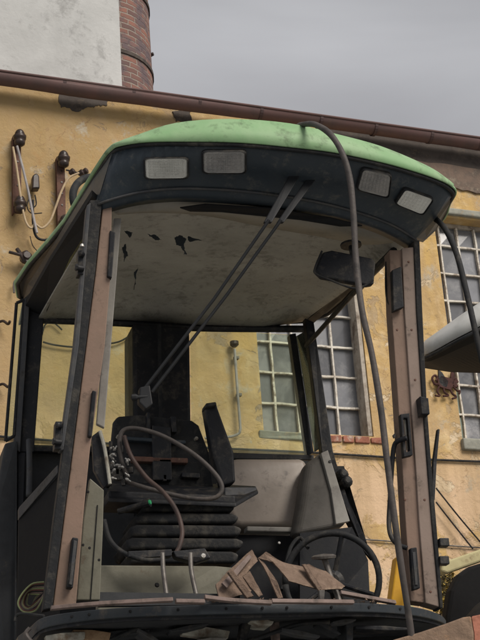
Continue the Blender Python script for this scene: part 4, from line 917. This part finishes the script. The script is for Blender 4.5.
# upright black bar to the right of the post
tag(MB().tube(px((438.5, 430, 6.3), (436, 445, 6.3), (433.5, 470, 6.3), (433, 500, 6.28), (435, 540, 6.25)), lambda t: .010 + .006 * (1 - abs(t - .3))).build('black_flap', 'black') if False else MB().plate([(437.5, 429, 6.3), (440, 429, 6.3), (437, 462, 6.3), (435, 500, 6.28), (432, 500, 6.28), (433, 462, 6.3)], .02).build('side_blade', 'black', bevel=.003), 'black upright blade sticking up beside the right post', 'blade')

# ------------------------------------------------------------------ neighbouring machine
NB = empty('parked_harvester', V((3.0, 9.2, 0)), 'second machine with a pale silver cab roof entering from the right', 'harvester')
def nroof(off, dz, t):
    pass
edge = [(421, 348, 8.6), (426, 341, 8.5), (437, 333, 8.42), (452, 322, 8.35), (468, 311, 8.3), (490, 298, 8.3), (530, 284, 8.4), (600, 280, 8.8)]
e0 = spline([P(*p) for p in edge], 5)
e1 = spline([P(x, y + (11 + i * 2.6 if i else 7), Y - .02) for i, (x, y, Y) in enumerate(edge)], 5)
bk_ = V((.1, 1, 0)).normalized()
e3 = resample([P(*p) for p in ((424, 366, 8.95), (450, 370, 9.0), (480, 371, 9.08), (540, 372, 9.2), (600, 373, 9.3))], len(e1))
mb = MB().rings([e1, [a.lerp(b, .5) - bk_ * .02 for a, b in zip(e0, e1)], e0, [p.lerp(q, .25) + Z * .015 for p, q in zip(e0, e3)], [p.lerp(q, .6) + Z * .03 for p, q in zip(e0, e3)], [q + Z * .03 for q in e3], e3], closed=False)
mb.build('roof_shell', 'silver', NB, smooth=True, solid=.01)
MB().rings([[p - Z * .012 + bk_ * .01 for p in e1], [p.lerp(q, .1) - Z * .03 for p, q in zip(e1, e3)], [p.lerp(q, .9) - Z * .01 for p, q in zip(e1, e3)], [q - Z * .01 for q in e3]], closed=False).build('roof_underside', 'dark', NB, solid=.01)
MB().tube([p - Z * .02 + bk_ * .0 for p in e1], .012, 8, smooth=False).build('roof_seal', 'rubber', NB)
for x in (2.3, 3.3):
    MB().tube([V((x + .1, 8.6, 2.6)), V((x, 8.7, 4.75))], .04, 8, smooth=False).build('cab_post', 'black', NB)
    MB().tube([V((x + .1, 9.8, 2.6)), V((x, 9.6, 4.6))], .04, 8, smooth=False).build('cab_post', 'black', NB)
MB().box(V((3.0, 9.5, 1.9)), V((.95, 0, 0)), V((0, 1.1, 0)), V((0, 0, .7))).build('body', 'cream', NB, bevel=.06)
wc = P(477, 606, 8.6)
tw = MB().lathe(P(522, 690, 8.4), V((.5, -.86, 0)), [(0, .3), (.02, .48), (.08, .55), (.2, .56), (.34, .55), (.4, .48), (.42, .3)], 40).build('wheel', 'tyre', NB, smooth=True)
MB().plate([(442, 562, 8.1), (456, 557.5, 8.1), (500, 542, 8.1), (500, 554, 8.1), (480, 561.5, 8.1), (447, 573, 8.1), (441, 571, 8.1)], .07).build('lift_arm', 'cream', NB, bevel=.01, label='cream painted lift arm')
MB().plate([(446, 660, 8.4), (447, 615, 8.4), (451, 590, 8.4), (459, 574, 8.4), (470, 566, 8.4), (490, 560, 8.4), (520, 558, 8.4), (520, 660, 8.4)], .1).build('wheel_arch', 'dark', NB, bevel=.02)
tag(MB().plate([(397, 556, 8.2), (406.5, 556, 8.2), (407, 660, 8.2), (386, 660, 8.2), (391.5, 597, 8.2)], .08).build('yellow_post', 'yellow', bevel=.008), 'amber yellow painted post behind the right front post', 'post')
tag(MB().plate([(407, 590, 8.1), (412, 575, 8.1), (416, 575, 8.1), (411, 640, 8.1), (406, 640, 8.1)], .04).build('cream_post', 'cream', bevel=.005), 'cream sliver of post right beside the yellow post', 'post')
# dry bush behind the right post
bu = empty('dry_bush', P(446, 600, 8.9), 'dry yellow brown bush between the right post and the dark wheel arch', 'bush')
for mt, nm, nn_, sd in (('leafy', 'yellow_leaves', 420, 1), ('leafd', 'dark_leaves', 500, 2)):
    rnd = random.Random(sd); mb = MB()
    for k in range(nn_):
        p = P(rnd.uniform(436, 456), rnd.gauss(592, 13), 8.7 + rnd.uniform(0, .35))
        a = V((rnd.uniform(-1, 1), rnd.uniform(-1, 1), rnd.uniform(-1, 1))).normalized(); b = a.cross(V((rnd.uniform(-1, 1), rnd.uniform(-1, 1), 1))).normalized(); s_ = rnd.uniform(.006, .016)
        mb.add([p - a * s_, p + b * s_ * .6, p + a * s_, p - b * s_ * .6], [(0, 1, 2, 3)])
    mb.build(nm, mt, bu)
mb = MB()
for k in range(14):
    rnd2 = random.Random(k); x = 440 + rnd2.uniform(0, 14)
    mb.tube([P(x, 640, 8.85), P(x + rnd2.uniform(-3, 3), 610, 8.85), P(x + rnd2.uniform(-6, 4), 575, 8.85)], .004, 5)
mb.build('stems', 'leafd', bu)
# wooden beam at the bottom right, in front
wbm = MB().plate([(392, 640, 5.5), (420, 632, 5.5), (444, 624, 5.5), (463, 617, 5.5), (471, 616, 5.5), (474, 634, 5.5), (474, 700, 5.5), (392, 700, 5.5)], .12, V((.1, 1, 0)).normalized())
tag(wbm.build('timber_block', 'wood', bevel=.006), 'weathered brown timber block at the lower right under the sill end', 'timber')
tag(MB().plate([(471.3, 616, 5.5), (500, 610, 5.6), (500, 700, 5.6), (474.3, 700, 5.5), (474.3, 634, 5.5)], .12, V((.1, 1, 0)).normalized()).build('brick_block', 'brickred', bevel=.006), 'orange red brick end at the lower right corner', 'brick')

# ------------------------------------------------------------------ light
w = bpy.data.worlds.new('World'); sc.world = w; w.use_nodes = True
nt = w.node_tree; N = nt.nodes; L = nt.links; bg = N['Background']
SE, SA = rad(42), rad(136)   # elevation, azimuth clockwise from +Y
sky = N.new('ShaderNodeTexSky'); sky.sky_type = 'NISHITA'; sky.sun_disc = False
sky.sun_elevation = SE; sky.sun_rotation = SA; sky.dust_density = 3; sky.air_density = 1
tc = N.new('ShaderNodeTexCoord')
nz = N.new('ShaderNodeTexNoise'); nz.inputs['Scale'].default_value = 2.2; nz.inputs['Detail'].default_value = 5; nz.inputs['Roughness'].default_value = .5; nz.inputs['Distortion'].default_value = .4
mp = N.new('ShaderNodeMapping'); mp.inputs['Scale'].default_value = (1, 1, 2.4); L.new(tc.outputs['Generated'], mp.inputs[0]); L.new(mp.outputs[0], nz.inputs['Vector'])
mrg = N.new('ShaderNodeMapRange'); mrg.inputs[1].default_value = .25; mrg.inputs[2].default_value = .75; mrg.inputs[3].default_value = .0; mrg.inputs[4].default_value = 1
L.new(nz.outputs[0], mrg.inputs[0])
cm = N.new('ShaderNodeMix'); cm.data_type = 'RGBA'; L.new(mrg.outputs[0], cm.inputs[0])
cm.inputs[6].default_value = (2.9, 2.88, 3.0, 1); cm.inputs[7].default_value = (5.8, 5.8, 6.0, 1)
mx = N.new('ShaderNodeMix'); mx.data_type = 'RGBA'; mx.inputs[0].default_value = .93
L.new(sky.outputs[0], mx.inputs[6]); L.new(cm.outputs[2], mx.inputs[7]); L.new(mx.outputs[2], bg.inputs[0])
bg.inputs[1].default_value = .054
sd = bpy.data.lights.new('sun', 'SUN'); sd.energy = 2.0; sd.angle = rad(30); sd.color = (1, .93, .84)
so = bpy.data.objects.new('sun', sd); col.objects.link(so)
dirv = V((math.sin(SA) * math.cos(SE), math.cos(SA) * math.cos(SE), math.sin(SE)))
so.rotation_euler = dirv.to_track_quat('Z', 'Y').to_euler(); so.location = (5, -5, 15)
vs = sc.view_settings; sc.display_settings.display_device = 'sRGB'
vs.view_transform = 'Standard'; vs.look = 'None'; vs.exposure = 0.9; vs.gamma = 1; vs.use_curve_mapping = False
sc.cycles.max_bounces = 6; sc.cycles.transparent_max_bounces = 12
